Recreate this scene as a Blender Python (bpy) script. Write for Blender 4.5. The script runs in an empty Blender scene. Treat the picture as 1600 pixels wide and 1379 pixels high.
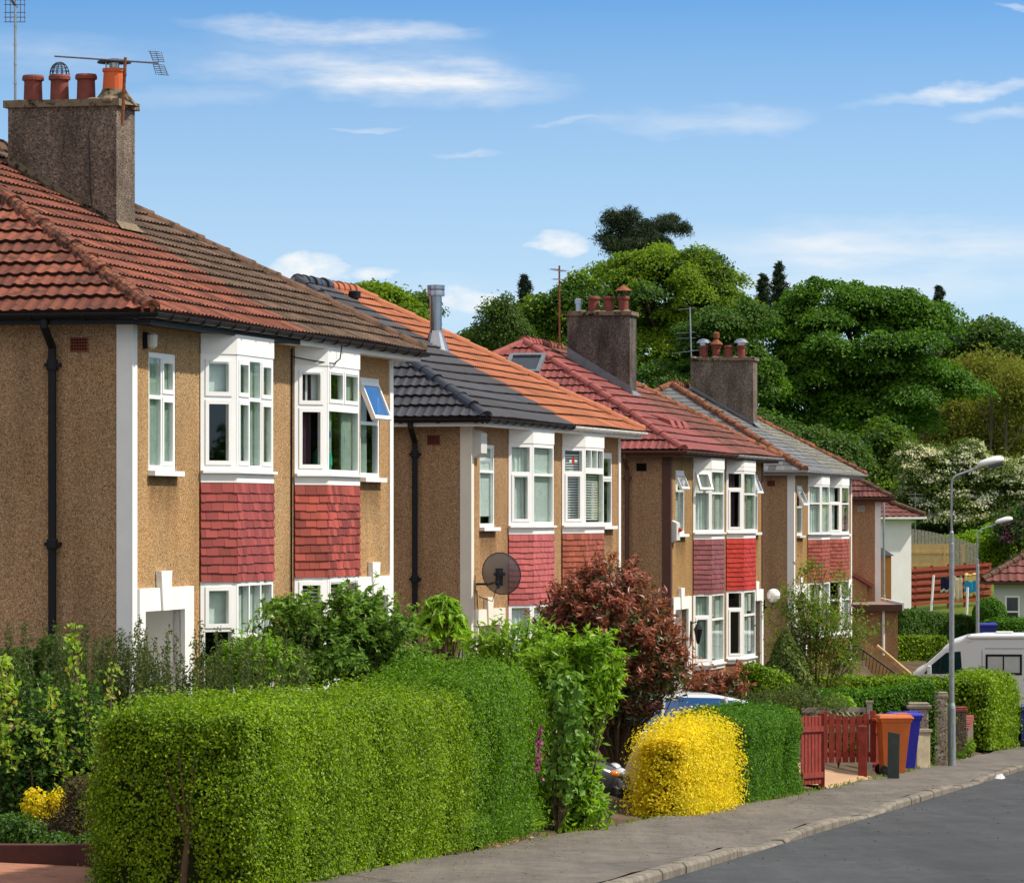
import bpy, math, random
import numpy as np
from mathutils import Vector, Matrix

random.seed(7)
RNG = np.random.default_rng(11)
SC = bpy.context.scene
COL = SC.collection
FOC = 7000.0           # focal length in photo pixels (1600 px wide photo)
HOR = 805.0            # photo row of the eye-level line; z = 0 is eye level


def W(px, py, d):
    """world point seen at a photo pixel when it stands d metres away"""
    return Vector(((px - 800) / FOC * d, d, (HOR - py) / FOC * d))


def lerp_tab(tab, x):
    return float(np.interp(x, [t[0] for t in tab], [t[1] for t in tab]))


# ------------------------------------------------------------------ mesh builder
class MB:
    def __init__(self):
        self.V = []; self.F = []; self.n = 0

    def add(self, V, F, m=0, t=None):
        V = np.asarray(V, dtype=np.float32).reshape(-1, 3)
        if isinstance(F, np.ndarray):
            groups = [F]
            ts = [t]
        else:
            by = {}
            for i, f in enumerate(F):
                by.setdefault(len(f), []).append((i, f))
            groups, ts = [], []
            for k in by:
                groups.append(np.array([f for _, f in by[k]], dtype=np.int64))
                ts.append(None if t is None else (t if np.isscalar(t) else [t[i] for i, _ in by[k]]))
        for g, tt in zip(groups, ts):
            if tt is None:
                tt = np.full(len(g), .5, dtype=np.float32)
            elif np.isscalar(tt):
                tt = np.full(len(g), tt, dtype=np.float32)
            mm = np.full(len(g), m, dtype=np.int32) if np.isscalar(m) else np.asarray(m, dtype=np.int32)
            self.F.append((g + self.n, mm, np.asarray(tt, dtype=np.float32)))
        self.V.append(V); self.n += len(V)

    def box(self, x0, x1, y0, y1, z0, z1, m=0, T=None, t=None):
        V = np.array([(x, y, z) for x in (x0, x1) for y in (y0, y1) for z in (z0, z1)], dtype=float)
        if T is not None: V = xf(V, T)
        self.add(V, [(0, 1, 3, 2), (4, 6, 7, 5), (0, 4, 5, 1), (2, 3, 7, 6), (0, 2, 6, 4), (1, 5, 7, 3)], m, t)

    def obox(self, p, q, o0, o1, z0, z1, m=0, s0=None, s1=None, T=None, t=None):
        """slab on the plan line p->q, offset o0..o1 to its right hand (outward)"""
        p = Vector((p[0], p[1], 0)); q = Vector((q[0], q[1], 0)); u = (q - p); L = u.length; u.normalize()
        n = Vector((u.y, -u.x, 0))
        if s0 is None: s0 = 0
        if s1 is None: s1 = L
        V = []
        for s in (s0, s1):
            for o in (o0, o1):
                for z in (z0, z1):
                    c = p + u * s + n * o; V.append((c.x, c.y, z))
        V = np.array(V)
        if T is not None: V = xf(V, T)
        self.add(V, [(0, 1, 3, 2), (4, 6, 7, 5), (0, 4, 5, 1), (2, 3, 7, 6), (0, 2, 6, 4), (1, 5, 7, 3)], m, t)

    def prism(self, poly, vec, m=0):
        poly = [Vector(p) for p in poly]; vec = Vector(vec); n = len(poly)
        V = [tuple(p) for p in poly] + [tuple(p + vec) for p in poly]
        F = [tuple(range(n))[::-1], tuple(range(n, 2 * n))] + [(i, (i + 1) % n, n + (i + 1) % n, n + i) for i in range(n)]
        self.add(V, F, m)

    def sweep(self, plan, prof, closed=False, m=0, caps=True):
        """profile (outward offset, z) swept along a plan polyline with mitred corners"""
        P = [Vector((p[0], p[1])) for p in plan]; n = len(P); k = len(prof)
        V = []
        for i in range(n):
            if closed or 0 < i < n - 1:
                a = (P[i] - P[i - 1]).normalized(); b = (P[(i + 1) % n] - P[i]).normalized()
            elif i == 0:
                a = b = (P[1] - P[0]).normalized()
            else:
                a = b = (P[-1] - P[-2]).normalized()
            na = Vector((a.y, -a.x)); nb = Vector((b.y, -b.x))
            mit = (na + nb); mit = mit / max(mit.length_squared / 2, .2)
            for (o, z) in prof:
                z_ = z[i] if isinstance(z, (list, tuple)) else z
                c = P[i] + mit * o; V.append((c.x, c.y, z_))
        F = []
        for i in range(n if closed else n - 1):
            j = (i + 1) % n
            for e in range(k):
                f = (e + 1) % k
                F.append((i * k + e, j * k + e, j * k + f, i * k + f))
        if not closed and caps:
            F.append(tuple(range(k))[::-1]); F.append(tuple((n - 1) * k + e for e in range(k)))
        self.add(V, F, m)

    def band(self, plan, o0, o1, z0, z1, closed=False, m=0):
        self.sweep(plan, [(o0, z0), (o1, z0), (o1, z1), (o0, z1)], closed, m)

    def tube(self, pts, r, seg=8, m=0, caps=True, T=None):
        pts = [Vector(p) for p in pts]; n = len(pts)
        rs = r if isinstance(r, (list, tuple)) else [r] * n
        V = []; ref = None
        for i, p in enumerate(pts):
            if i == 0: t = pts[1] - pts[0]
            elif i == n - 1: t = pts[-1] - pts[-2]
            else: t = (pts[i + 1] - p).normalized() + (p - pts[i - 1]).normalized()
            t.normalize()
            if ref is None:
                ref = Vector((0, 0, 1)) if abs(t.z) < .9 else Vector((1, 0, 0))
            a = ref - t * ref.dot(t)
            if a.length < 1e-4: a = t.orthogonal()
            a.normalize(); b = t.cross(a); ref = a
            for k in range(seg):
                g = 2 * math.pi * k / seg
                V.append(p + (a * math.cos(g) + b * math.sin(g)) * rs[i])
        V = np.array([tuple(v) for v in V])
        if T is not None: V = xf(V, T)
        F = [(i * seg + k, i * seg + (k + 1) % seg, (i + 1) * seg + (k + 1) % seg, (i + 1) * seg + k)
             for i in range(n - 1) for k in range(seg)]
        if caps:
            F += [tuple(range(seg))[::-1], tuple((n - 1) * seg + k for k in range(seg))]
        self.add(V, F, m)

    def lathe(self, c, prof, seg=16, m=0, T=None):
        V = []; n = len(prof)
        for (r, z) in prof:
            for k in range(seg):
                g = 2 * math.pi * k / seg
                V.append((c[0] + r * math.cos(g), c[1] + r * math.sin(g), c[2] + z))
        V = np.array(V)
        if T is not None: V = xf(V, T)
        F = [(i * seg + k, i * seg + (k + 1) % seg, (i + 1) * seg + (k + 1) % seg, (i + 1) * seg + k)
             for i in range(n - 1) for k in range(seg)]
        F += [tuple(range(seg))[::-1], tuple((n - 1) * seg + k for k in range(seg))]
        self.add(V, F, m)

    def sphere(self, c, r, seg=14, m=0, sz=1.0):
        n = 8
        self.lathe(c, [(max(r * math.sin(math.pi * i / n), 1e-4), -r * sz * math.cos(math.pi * i / n)) for i in range(n + 1)], seg, m)

    def build(self, name, mats, parent=None, smooth=False, matrix=None, bevel=0):
        me = bpy.data.meshes.new(name)
        if self.n:
            V = np.concatenate(self.V)
            lt = np.concatenate([np.full(len(g), g.shape[1], dtype=np.int32) for g, _, _ in self.F])
            lp = np.concatenate([g.ravel() for g, _, _ in self.F]).astype(np.int32)
            mi = np.concatenate([m for _, m, _ in self.F]); ti = np.concatenate([t for _, _, t in self.F])
            me.vertices.add(len(V)); me.vertices.foreach_set('co', V.ravel())
            me.loops.add(len(lp)); me.loops.foreach_set('vertex_index', lp)
            me.polygons.add(len(lt))
            ls = np.zeros(len(lt), dtype=np.int32); ls[1:] = np.cumsum(lt)[:-1]
            me.polygons.foreach_set('loop_start', ls)
            me.polygons.foreach_set('material_index', mi)
            at = me.attributes.new('tint', 'FLOAT', 'FACE'); at.data.foreach_set('value', ti)
            me.update(calc_edges=True)
            me.polygons.foreach_set('use_smooth', np.full(len(lt), bool(smooth), dtype=bool))
        for m in (mats if isinstance(mats, (list, tuple)) else [mats]): me.materials.append(m)
        o = bpy.data.objects.new(name, me); COL.objects.link(o)
        if parent: o.parent = parent
        if matrix is not None: o.matrix_world = matrix
        if bevel:
            b = o.modifiers.new('bevel', 'BEVEL'); b.width = bevel; b.segments = 2; b.limit_method = 'ANGLE'; b.angle_limit = .7
        return o


def xf(V, T):
    V = np.asarray(V, dtype=float); A = np.array(T)
    return V @ A[:3, :3].T + A[:3, 3]


def tag(o, label=None, cat=None, group=None, kind=None):
    if label: o['label'] = label
    if cat: o['category'] = cat
    if group: o['group'] = group
    if kind: o['kind'] = kind
    return o


def thing(name, label, cat, loc=(0, 0, 0), rz=0.0, group=None):
    o = bpy.data.objects.new(name, None); COL.objects.link(o)
    o.location = loc; o.rotation_euler = (0, 0, rz); o.empty_display_size = .2
    return tag(o, label, cat, group)


def copy_tree(o, parent=None):
    c = o.copy(); COL.objects.link(c)
    if parent: c.parent = parent
    for ch in [x for x in bpy.data.objects if x.parent == o]:
        copy_tree(ch, c)
    return c


# ------------------------------------------------------------------ materials
class NT:
    def __init__(self, name):
        self.m = bpy.data.materials.new(name); self.m.use_nodes = True
        self.t = self.m.node_tree; self.n = self.t.nodes; self.n.clear()
        self.out = self.n.new('ShaderNodeOutputMaterial')

    def new(self, ty, **kw):
        x = self.n.new(ty)
        for k, v in kw.items():
            if k.startswith('i_'):
                x.inputs[k[2:].replace('_', ' ')].default_value = v
            else: setattr(x, k, v)
        return x

    def link(self, a, b): self.t.links.new(a, b)

    def ramp(self, fac, stops, interp='LINEAR'):
        r = self.n.new('ShaderNodeValToRGB'); e = r.color_ramp; e.interpolation = interp
        while len(e.elements) < len(stops): e.elements.new(.5)
        for el, (p, c) in zip(e.elements, stops):
            el.position = p; el.color = (c[0], c[1], c[2], 1) if not np.isscalar(c) else (c, c, c, 1)
        self.link(fac, r.inputs[0]); return r.outputs[0]

    def noise(self, scale, detail=3, vec=None, rough=.55):
        x = self.new('ShaderNodeTexNoise'); x.inputs['Scale'].default_value = scale
        x.inputs['Detail'].default_value = detail; x.inputs['Roughness'].default_value = rough
        if vec is not None: self.link(vec, x.inputs['Vector'])
        return x.outputs['Fac']

    def mul(self, a, b, fac=1.0, mode='MULTIPLY'):
        x = self.new('ShaderNodeMix', data_type='RGBA', blend_type=mode)
        if hasattr(fac, 'is_linked'): self.link(fac, x.inputs[0])
        else: x.inputs[0].default_value = fac
        for s, v in ((6, a), (7, b)):
            if hasattr(v, 'is_linked'): self.link(v, x.inputs[s])
            else: x.inputs[s].default_value = (v[0], v[1], v[2], 1)
        return x.outputs[2]

    def coords(self, scale=None):
        c = self.new('ShaderNodeTexCoord').outputs['Object']
        if scale:
            mp = self.new('ShaderNodeMapping'); mp.inputs['Scale'].default_value = scale
            self.link(c, mp.inputs[0]); c = mp.outputs[0]
        return c

    def bump(self, h, strength, dist=.01):
        b = self.new('ShaderNodeBump'); b.inputs['Strength'].default_value = strength; b.inputs['Distance'].default_value = dist
        self.link(h, b.inputs['Height']); return b.outputs[0]

    def bsdf(self, col, rough=.6, spec=.3, metal=0, nrm=None):
        p = self.new('ShaderNodeBsdfPrincipled')
        if hasattr(col, 'is_linked'): self.link(col, p.inputs['Base Color'])
        else: p.inputs['Base Color'].default_value = (*col, 1)
        if hasattr(rough, 'is_linked'): self.link(rough, p.inputs['Roughness'])
        else: p.inputs['Roughness'].default_value = rough
        p.inputs['Specular IOR Level'].default_value = spec; p.inputs['Metallic'].default_value = metal
        if nrm is not None: self.link(nrm, p.inputs['Normal'])
        return p.outputs[0]

    def done(self, sh):
        self.link(sh, self.out.inputs[0]); return self.m


def srgb(r, g, b):
    f = lambda c: (c / 255 / 12.92) if c <= 10 else ((c / 255 + .055) / 1.055) ** 2.4
    return (f(r), f(g), f(b))


def dull(name, c, rough=.6, spec=.3, metal=0, amt=.25, scale=6, bump=0, bscale=60, dirt=None):
    """one colour with soft wear; dirt = (colour, noise scale, threshold)"""
    n = NT(name); v = n.coords()
    lo = tuple(x * (1 - amt) for x in c); hi = tuple(min(1, x * (1 + amt * .7)) for x in c)
    col = n.ramp(n.noise(scale, 5, v, .65), [(.3, lo), (.7, hi)])
    if dirt:
        f = n.ramp(n.noise(dirt[1], 6, v, .7), [(dirt[2], 0.0), (dirt[2] + .12, 1.0)])
        col = n.mul(col, dirt[0], f, 'MIX')
    nr = n.bump(n.noise(bscale, 3, v), bump) if bump else None
    return n.done(n.bsdf(col, rough, spec, metal, nr))


def pebble(name, dark, mid, light, scale=92, blotch=.25):
    n = NT(name); v = n.coords()
    vo = n.new('ShaderNodeTexVoronoi'); vo.inputs['Scale'].default_value = scale; n.link(v, vo.inputs['Vector'])
    sep = n.new('ShaderNodeSeparateColor'); n.link(vo.outputs['Color'], sep.inputs[0])
    col = n.ramp(sep.outputs[0], [(.0, dark), (.22, tuple((a + b) / 2 for a, b in zip(dark, mid))), (.35, mid), (.8, mid), (.93, light)])
    st = n.coords((1, 1, .35))
    bl = n.ramp(n.noise(1.1, 6, st, .6), [(.3, 1 - blotch), (.7, 1 + blotch * .2)])
    col = n.mul(col, bl)
    stk = n.ramp(n.noise(1.6, 2, n.coords((1.6, 1.6, .22)), .5), [(.52, 1.0), (.72, .80)]); col = n.mul(col, stk)
    pat = n.ramp(n.noise(.55, 2, v), [(.35, (1.05, 1.0, .94)), (.65, (.94, .98, 1.03))]); col = n.mul(col, pat)
    fine = n.ramp(n.noise(25, 2, v), [(.3, .82), (.7, 1.08)])
    col = n.mul(col, fine)
    # dirty run-off under the two small upper sills
    sx = n.new('ShaderNodeSeparateXYZ'); n.link(n.coords(), sx.inputs[0])
    def mm(op, a, b=0.0, c=0.0, clamp=False):
        x = n.new('ShaderNodeMath', operation=op, use_clamp=clamp)
        for k, q in enumerate((a, b, c)):
            if hasattr(q, 'is_linked'): n.link(q, x.inputs[k])
            else: x.inputs[k].default_value = q
        return x.outputs[0]
    tot = None
    for cx in (1.19, 10.62):
        fx = mm('MULTIPLY', mm('SUBTRACT', .66, mm('ABSOLUTE', mm('SUBTRACT', sx.outputs[0], cx))), 5.0, clamp=True)
        tot = fx if tot is None else mm('MAXIMUM', tot, fx)
    fz = mm('MULTIPLY', mm('MULTIPLY_ADD', sx.outputs[2], 1.9, -5.6, clamp=True), mm('LESS_THAN', sx.outputs[2], 3.57))
    fm = mm('MULTIPLY', mm('MULTIPLY', tot, fz), mm('MULTIPLY_ADD', n.noise(2.5, 3, n.coords((1, 1, .3))), 2.2, -.35, clamp=True))
    col = n.mul(col, (.50, .46, .42), fm)
    nr = n.bump(vo.outputs['Distance'], .55, .012)
    return n.done(n.bsdf(col, .9, .15, 0, nr))


def tilemat(name, c, var=.3, dirt=(.03, .022, .018), dthr=.62, dscale=7, rough=.75, lichen=None, spec=.25):
    n = NT(name); v = n.coords()
    at = n.new('ShaderNodeAttribute', attribute_name='tint')
    lo = tuple(x * (1 - var) for x in c); hi = tuple(min(1, x * (1 + var)) for x in c)
    col = n.ramp(at.outputs['Fac'], [(0, lo), (1, hi)])
    big = n.ramp(n.noise(.9, 4, v), [(.3, .78), (.7, 1.12)])
    col = n.mul(col, big)
    f = n.ramp(n.noise(dscale, 8, v, .72), [(dthr, 0.0), (dthr + .13, .85)])
    col = n.mul(col, dirt, f, 'MIX')
    if lichen:
        f2 = n.ramp(n.noise(13, 6, v, .7), [(lichen[1], 0.0), (lichen[1] + .06, .8)])
        col = n.mul(col, lichen[0], f2, 'MIX')
    nr = n.bump(n.noise(90, 3, v), .25, .004)
    return n.done(n.bsdf(col, rough, spec, 0, nr))


def leaf(name, c1, c2, c3=None, trans=.35, rough=.55, spec=.25, clump=1.2, tcol=1.25):
    """leaf colours differ from leaf to leaf and drift from clump to clump"""
    n = NT(name); v = n.coords()
    g = n.new('ShaderNodeNewGeometry')
    st = [(0, c1), (1, c2)] if c3 is None else [(0, c1), (.85, c2), (.93, c3)]
    col = n.ramp(g.outputs['Random Per Island'], st)
    cl = n.ramp(n.noise(clump, 3, v), [(.3, (.72, .78, .8)), (.7, (1.15, 1.1, .95))])
    col = n.mul(col, cl)
    a = n.bsdf(col, rough, spec)
    tr = n.new('ShaderNodeBsdfTranslucent'); n.link(n.mul(col, (tcol * 1.1, tcol * 1.15, tcol * .55)), tr.inputs[0])
    mx = n.new('ShaderNodeMixShader'); mx.inputs[0].default_value = trans
    n.link(a, mx.inputs[1]); n.link(tr.outputs[0], mx.inputs[2])
    return n.done(mx.outputs[0])


def glassmat(name, tint=(.93, .965, .955), extra=.0):
    n = NT(name)
    t = n.new('ShaderNodeBsdfTransparent'); t.inputs[0].default_value = (*tint, 1)
    g = n.new('ShaderNodeBsdfGlossy'); g.inputs['Roughness'].default_value = .015
    g.inputs['Color'].default_value = (.95, .97, 1, 1)
    v = n.coords(); n.link(n.bump(n.noise(1.3, 1, v), .05, .02), g.inputs['Normal'])
    lw = n.new('ShaderNodeLayerWeight'); lw.inputs['Blend'].default_value = .5
    pw = n.new('ShaderNodeMath', operation='POWER'); n.link(lw.outputs['Facing'], pw.inputs[0]); pw.inputs[1].default_value = 5
    ad = n.new('ShaderNodeMath', operation='MULTIPLY_ADD', use_clamp=True); n.link(pw.outputs[0], ad.inputs[0]); ad.inputs[1].default_value = .62; ad.inputs[2].default_value = .028 + extra
    mx = n.new('ShaderNodeMixShader'); n.link(ad.outputs[0], mx.inputs[0]); n.link(t.outputs[0], mx.inputs[1]); n.link(g.outputs[0], mx.inputs[2])
    return n.done(mx.outputs[0])


MAT = {}
MAT['dash'] = pebble('ochre pebbledash', (.13, .072, .034), (.50, .295, .125), (.68, .49, .29))
MAT['dash_side'] = pebble('weathered brown pebbledash', (.19, .108, .052), (.46, .28, .15), (.62, .45, .29))
MAT['dash2'] = pebble('tan pebbledash', (.10, .055, .028), (.44, .25, .11), (.62, .44, .27))
MAT['dash3'] = pebble('olive pebbledash', (.085, .05, .02), (.43, .25, .09), (.58, .42, .23))
MAT['dash_grey'] = pebble('grey pebbledash pillar', (.14, .11, .09), (.42, .34, .26), (.70, .64, .54), 30)
def roughcast(name, c, soot, thr):
    n = NT(name); v = n.coords(); vo = n.new('ShaderNodeTexVoronoi'); vo.inputs['Scale'].default_value = 48; n.link(v, vo.inputs['Vector'])
    sep = n.new('ShaderNodeSeparateColor'); n.link(vo.outputs['Color'], sep.inputs[0])
    col = n.ramp(sep.outputs[0], [(0, tuple(x * .45 for x in c)), (.35, c), (.8, tuple(x * 1.15 for x in c)), (.95, tuple(x * 1.8 for x in c))])
    st = n.ramp(n.noise(2.0, 6, n.coords((1, 1, .28)), .7), [(thr - .12, 0.0), (thr + .16, .85)]); col = n.mul(col, soot, st, 'MIX')
    bl = n.ramp(n.noise(1.3, 5, v), [(.3, .7), (.7, 1.15)]); col = n.mul(col, bl)
    return n.done(n.bsdf(col, .95, .1, 0, n.bump(vo.outputs['Distance'], .8, .015)))
MAT['render_grey'] = roughcast('grey roughcast chimney', (.20, .158, .122), (.05, .04, .032), .53)
MAT['render_dark'] = roughcast('sooty roughcast chimney', (.165, .145, .122), (.03, .027, .024), .47)
MAT['cap'] = dull('weathered cope', (.22, .17, .11), .95, .1, 0, .4, 5, .6, 40, ((.02, .016, .012), 5, .5))
MAT['white'] = dull('white painted masonry', (.80, .79, .75), .7, .2, 0, .05, 3, .12, 40, ((.55, .53, .47), 2.5, .66))
MAT['cream'] = dull('cream painted masonry', (.72, .66, .55), .75, .2, 0, .06, 3, .12, 40)
MAT['brown_paint'] = dull('brown paint', (.10, .045, .03), .6, .3, 0, .15, 4)
MAT['upvc'] = dull('white window frame', (.84, .84, .82), .35, .4, 0, .03, 2)
MAT['black'] = dull('black plastic gutter', (.010, .010, .012), .5, .22, 0, .3, 8)
MAT['greygut'] = dull('grey plastic gutter', (.33, .33, .33), .5, .3, 0, .2, 4)
MAT['whitegut'] = dull('white plastic gutter', (.75, .74, .70), .4, .4, 0, .12, 4)
MAT['glass'] = glassmat('window glass')
MAT['skytint_pane'] = glassmat('window glass tinted for sky reflection', (.55, .65, .8), .35)  # blue tint and extra gloss stand in for reflected sky
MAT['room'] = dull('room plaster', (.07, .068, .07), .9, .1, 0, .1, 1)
MAT['net'] = dull('pale curtain', (.62, .68, .64), .9, .1, 0, .15, 8)
MAT['drape'] = dull('grey green curtain', (.36, .44, .38), .9, .1, 0, .2, 8)
MAT['blind'] = dull('white blind', (.70, .72, .70), .8, .2, 0, .06, 5)
MAT['darkdrape'] = dull('dark plum curtain', (.06, .03, .045), .9, .1, 0, .2, 8)
MAT['vent'] = dull('red clay vent', (.22, .06, .035), .8, .2, 0, .2, 10)
MAT['void'] = dull('dark hollow', (.01, .008, .007), .9, .05, 0, .1, 3)
MAT['greyplastic'] = dull('light grey plastic', (.6, .59, .55), .5, .3, 0, .08, 4)
MAT['steel'] = dull('bright flue steel', (.42, .42, .43), .25, .5, 1, .12, 5)
MAT['galv'] = dull('galvanised column steel', (.36, .40, .42), .5, .4, .55, .2, 7)
MAT['alu'] = dull('aerial aluminium', (.16, .17, .19), .5, .4, .3, .2, 9)
MAT['rust'] = dull('rusty steel', (.24, .085, .04), .85, .2, .1, .45, 12, .3, 70)
MAT['pot'] = dull('red clay pot', (.21, .055, .038), .7, .25, 0, .35, 6, .1, 30, ((.10, .05, .04), 6, .6))
MAT['pot_orange'] = dull('new orange clay pot', (.62, .12, .03), .6, .3, 0, .12, 5)
MAT['lead'] = dull('lead flashing', (.16, .18, .20), .6, .4, .2, .25, 6)
MAT['cowl'] = dull('dark metal cowl', (.03, .032, .036), .5, .4, .4, .3, 8)
MAT['t_red'] = tilemat('weathered red roof tile', (.185, .056, .031), .42, (.03, .018, .014), .51, 6, .8, ((.30, .17, .11), .70))
MAT['t_brown'] = tilemat('mossy brown roof tile', (.105, .064, .040), .42, (.025, .018, .012), .49, 6, .85, ((.36, .31, .22), .66))
MAT['t_black'] = tilemat('charcoal roof tile', (.035, .036, .043), .18, (.02, .02, .02), .7, 7, .5, None, .4)
MAT['t_orange'] = tilemat('new orange roof tile', (.34, .115, .052), .2, (.26, .09, .04), .66, 5)
MAT['t_maroon'] = tilemat('maroon roof tile', (.21, .052, .045), .25, (.07, .025, .02), .64, 6, .6)
MAT['t_mossred'] = tilemat('mossy maroon roof tile', (.17, .06, .045), .3, (.03, .022, .015), .50, 5, .85, ((.25, .16, .08), .62))
MAT['t_slate'] = tilemat('grey roof slate', (.115, .115, .115), .45, (.045, .045, .045), .58, 8, .6, ((.28, .28, .15), .64))
MAT['t_slategreen'] = tilemat('lichened roof slate', (.115, .112, .10), .45, (.045, .045, .045), .58, 8, .65, ((.32, .31, .13), .53))
MAT['r_red'] = dull('lichened ridge tile', (.27, .088, .045), .85, .2, 0, .4, 8, .6, 50, ((.05, .03, .02), 11, .44))
MAT['r_brown'] = dull('old brown ridge tile', (.13, .072, .045), .85, .2, 0, .3, 8, .5, 50, ((.03, .022, .015), 7, .5))
MAT['r_black'] = dull('charcoal ridge tile', (.032, .033, .04), .45, .4, 0, .2, 6)
MAT['r_orange'] = dull('orange ridge tile', (.36, .125, .058), .7, .2, 0, .15, 6)
MAT['r_maroon'] = dull('pinkish maroon ridge tile', (.30, .085, .07), .7, .2, 0, .25, 6, .2, 40, ((.12, .04, .03), 8, .6))
MAT['r_moss'] = dull('mossy red ridge tile', (.27, .10, .055), .9, .15, 0, .35, 8, .6, 40, ((.06, .045, .02), 7, .48))
for k, c, vv in (('h_crimson', (.28, .056, .046), .24), ('h_redmix', (.31, .060, .040), .40), ('h_pink', (.42, .10, .095), .14),
             ('h_rust', (.30, .078, .042), .3), ('h_mauve', (.22, .068, .072), .16), ('h_scarlet', (.45, .035, .022), .14),
             ('h_brick', (.29, .07, .045), .3)):
    MAT[k] = tilemat('hanging tile ' + k[2:], c, vv, tuple(x * .45 for x in c), .66, 9, .6)

MAT['t_edge'] = dull('mossy tile edge with painted shade', (.035, .018, .013), .95, .05, 0, .4, 9)  # moss plus painted shade: the riser under every tile course is coloured dark
MAT['t_brownred'] = tilemat('dull brown red roof tile', (.13, .045, .036), .3, (.05, .022, .018), .6, 5, .75)
# ------------------------------------------------------------------ building kit
def tile_face(mb, O, A, B, L, R, iL, iR, x0, x1, pitch, rng, gauge=.25, wave=.026, period=.15, lift=.045, ds=None, mat=0, tile=None):
    A = np.array([A[0], A[1], 0.]); B3 = np.array([B[0], B[1], pitch]); O = np.array(O, dtype=float)
    N = np.array([-B[0] * pitch, -B[1] * pitch, 1.0]); N /= np.linalg.norm(N)
    ds = ds or period / 5; tile = tile or period * 2
    rows = int(math.ceil(R / gauge - 1e-6))
    for i in range(rows):
        t0 = i * gauge - (.05 if i == 0 else 0); t1 = min(R, (i + 1) * gauge + .015)
        tc = max(t0, 0)
        lo = max(x0, iL * tc); hi = min(x1, L - iR * tc)
        if hi - lo < .02: continue
        s = np.arange(lo, hi + ds, ds); s[-1] = hi
        sL = s; hi2 = max(min(x1, L - iR * t1), 0); lo2 = max(x0, iL * t1)
        if hi2 < lo2: hi2 = lo2 = (hi2 + lo2) / 2
        sU = np.clip(s, lo2, hi2)
        off = (i % 2) * tile * .5
        idx = np.floor((s + off) / tile).astype(int)
        lut = rng.random(idx.max() + 3)
        jl = (lut[idx] - .5) * .010
        ph = 2 * np.pi * s / period
        w = wave * np.clip(np.sin(ph) + .25, 0, None) ** .8
        sag = .012 * np.sin(s * .9 + i * .35) * (1 if wave else .5)
        hl = lift + w + jl + sag; hu = lift * .15 + w * .9 + sag * .9
        b0 = O + np.outer(sL, A) + B3 * t0 - N * .012
        b1 = O + np.outer(sL, A) + B3 * t0 + np.outer(hl, N)
        b2 = O + np.outer(sU, A) + B3 * t1 + np.outer(hu, N)
        n = len(s); V = np.concatenate([b0, b1, b2])
        k = np.arange(n - 1)
        ok = (np.diff(sL) > 1e-4)
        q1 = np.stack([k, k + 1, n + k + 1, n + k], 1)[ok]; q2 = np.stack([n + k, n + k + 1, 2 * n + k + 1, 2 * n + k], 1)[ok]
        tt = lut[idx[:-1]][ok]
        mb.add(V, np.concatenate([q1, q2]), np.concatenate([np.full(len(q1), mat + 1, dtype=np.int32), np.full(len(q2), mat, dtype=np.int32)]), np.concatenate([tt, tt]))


def ridge_line(mb, p, q, r, rng, seg=.42, mat=0):
    p = Vector(p); q = Vector(q); d = q - p; L = d.length; d.normalize(); n = max(1, int(round(L / seg)))
    for i in range(n):
        j = Vector((rng.uniform(-.012, .012), rng.uniform(-.012, .012), rng.uniform(-.012, .014)))
        a = p + d * (L * i / n) + j; b = p + d * (L * (i + 1) / n + .03) + j
        mb.tube([a, a + (b - a) * .12, b], [r * 1.18, r * 1.1, r * .95], 12, mat)


def bar(fm, p, q, s0, s1, za, zb, o0, o1, T=None, m=0):
    fm.obox(p, q, o0, o1, za, zb, m, s0, s1, T)


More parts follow.
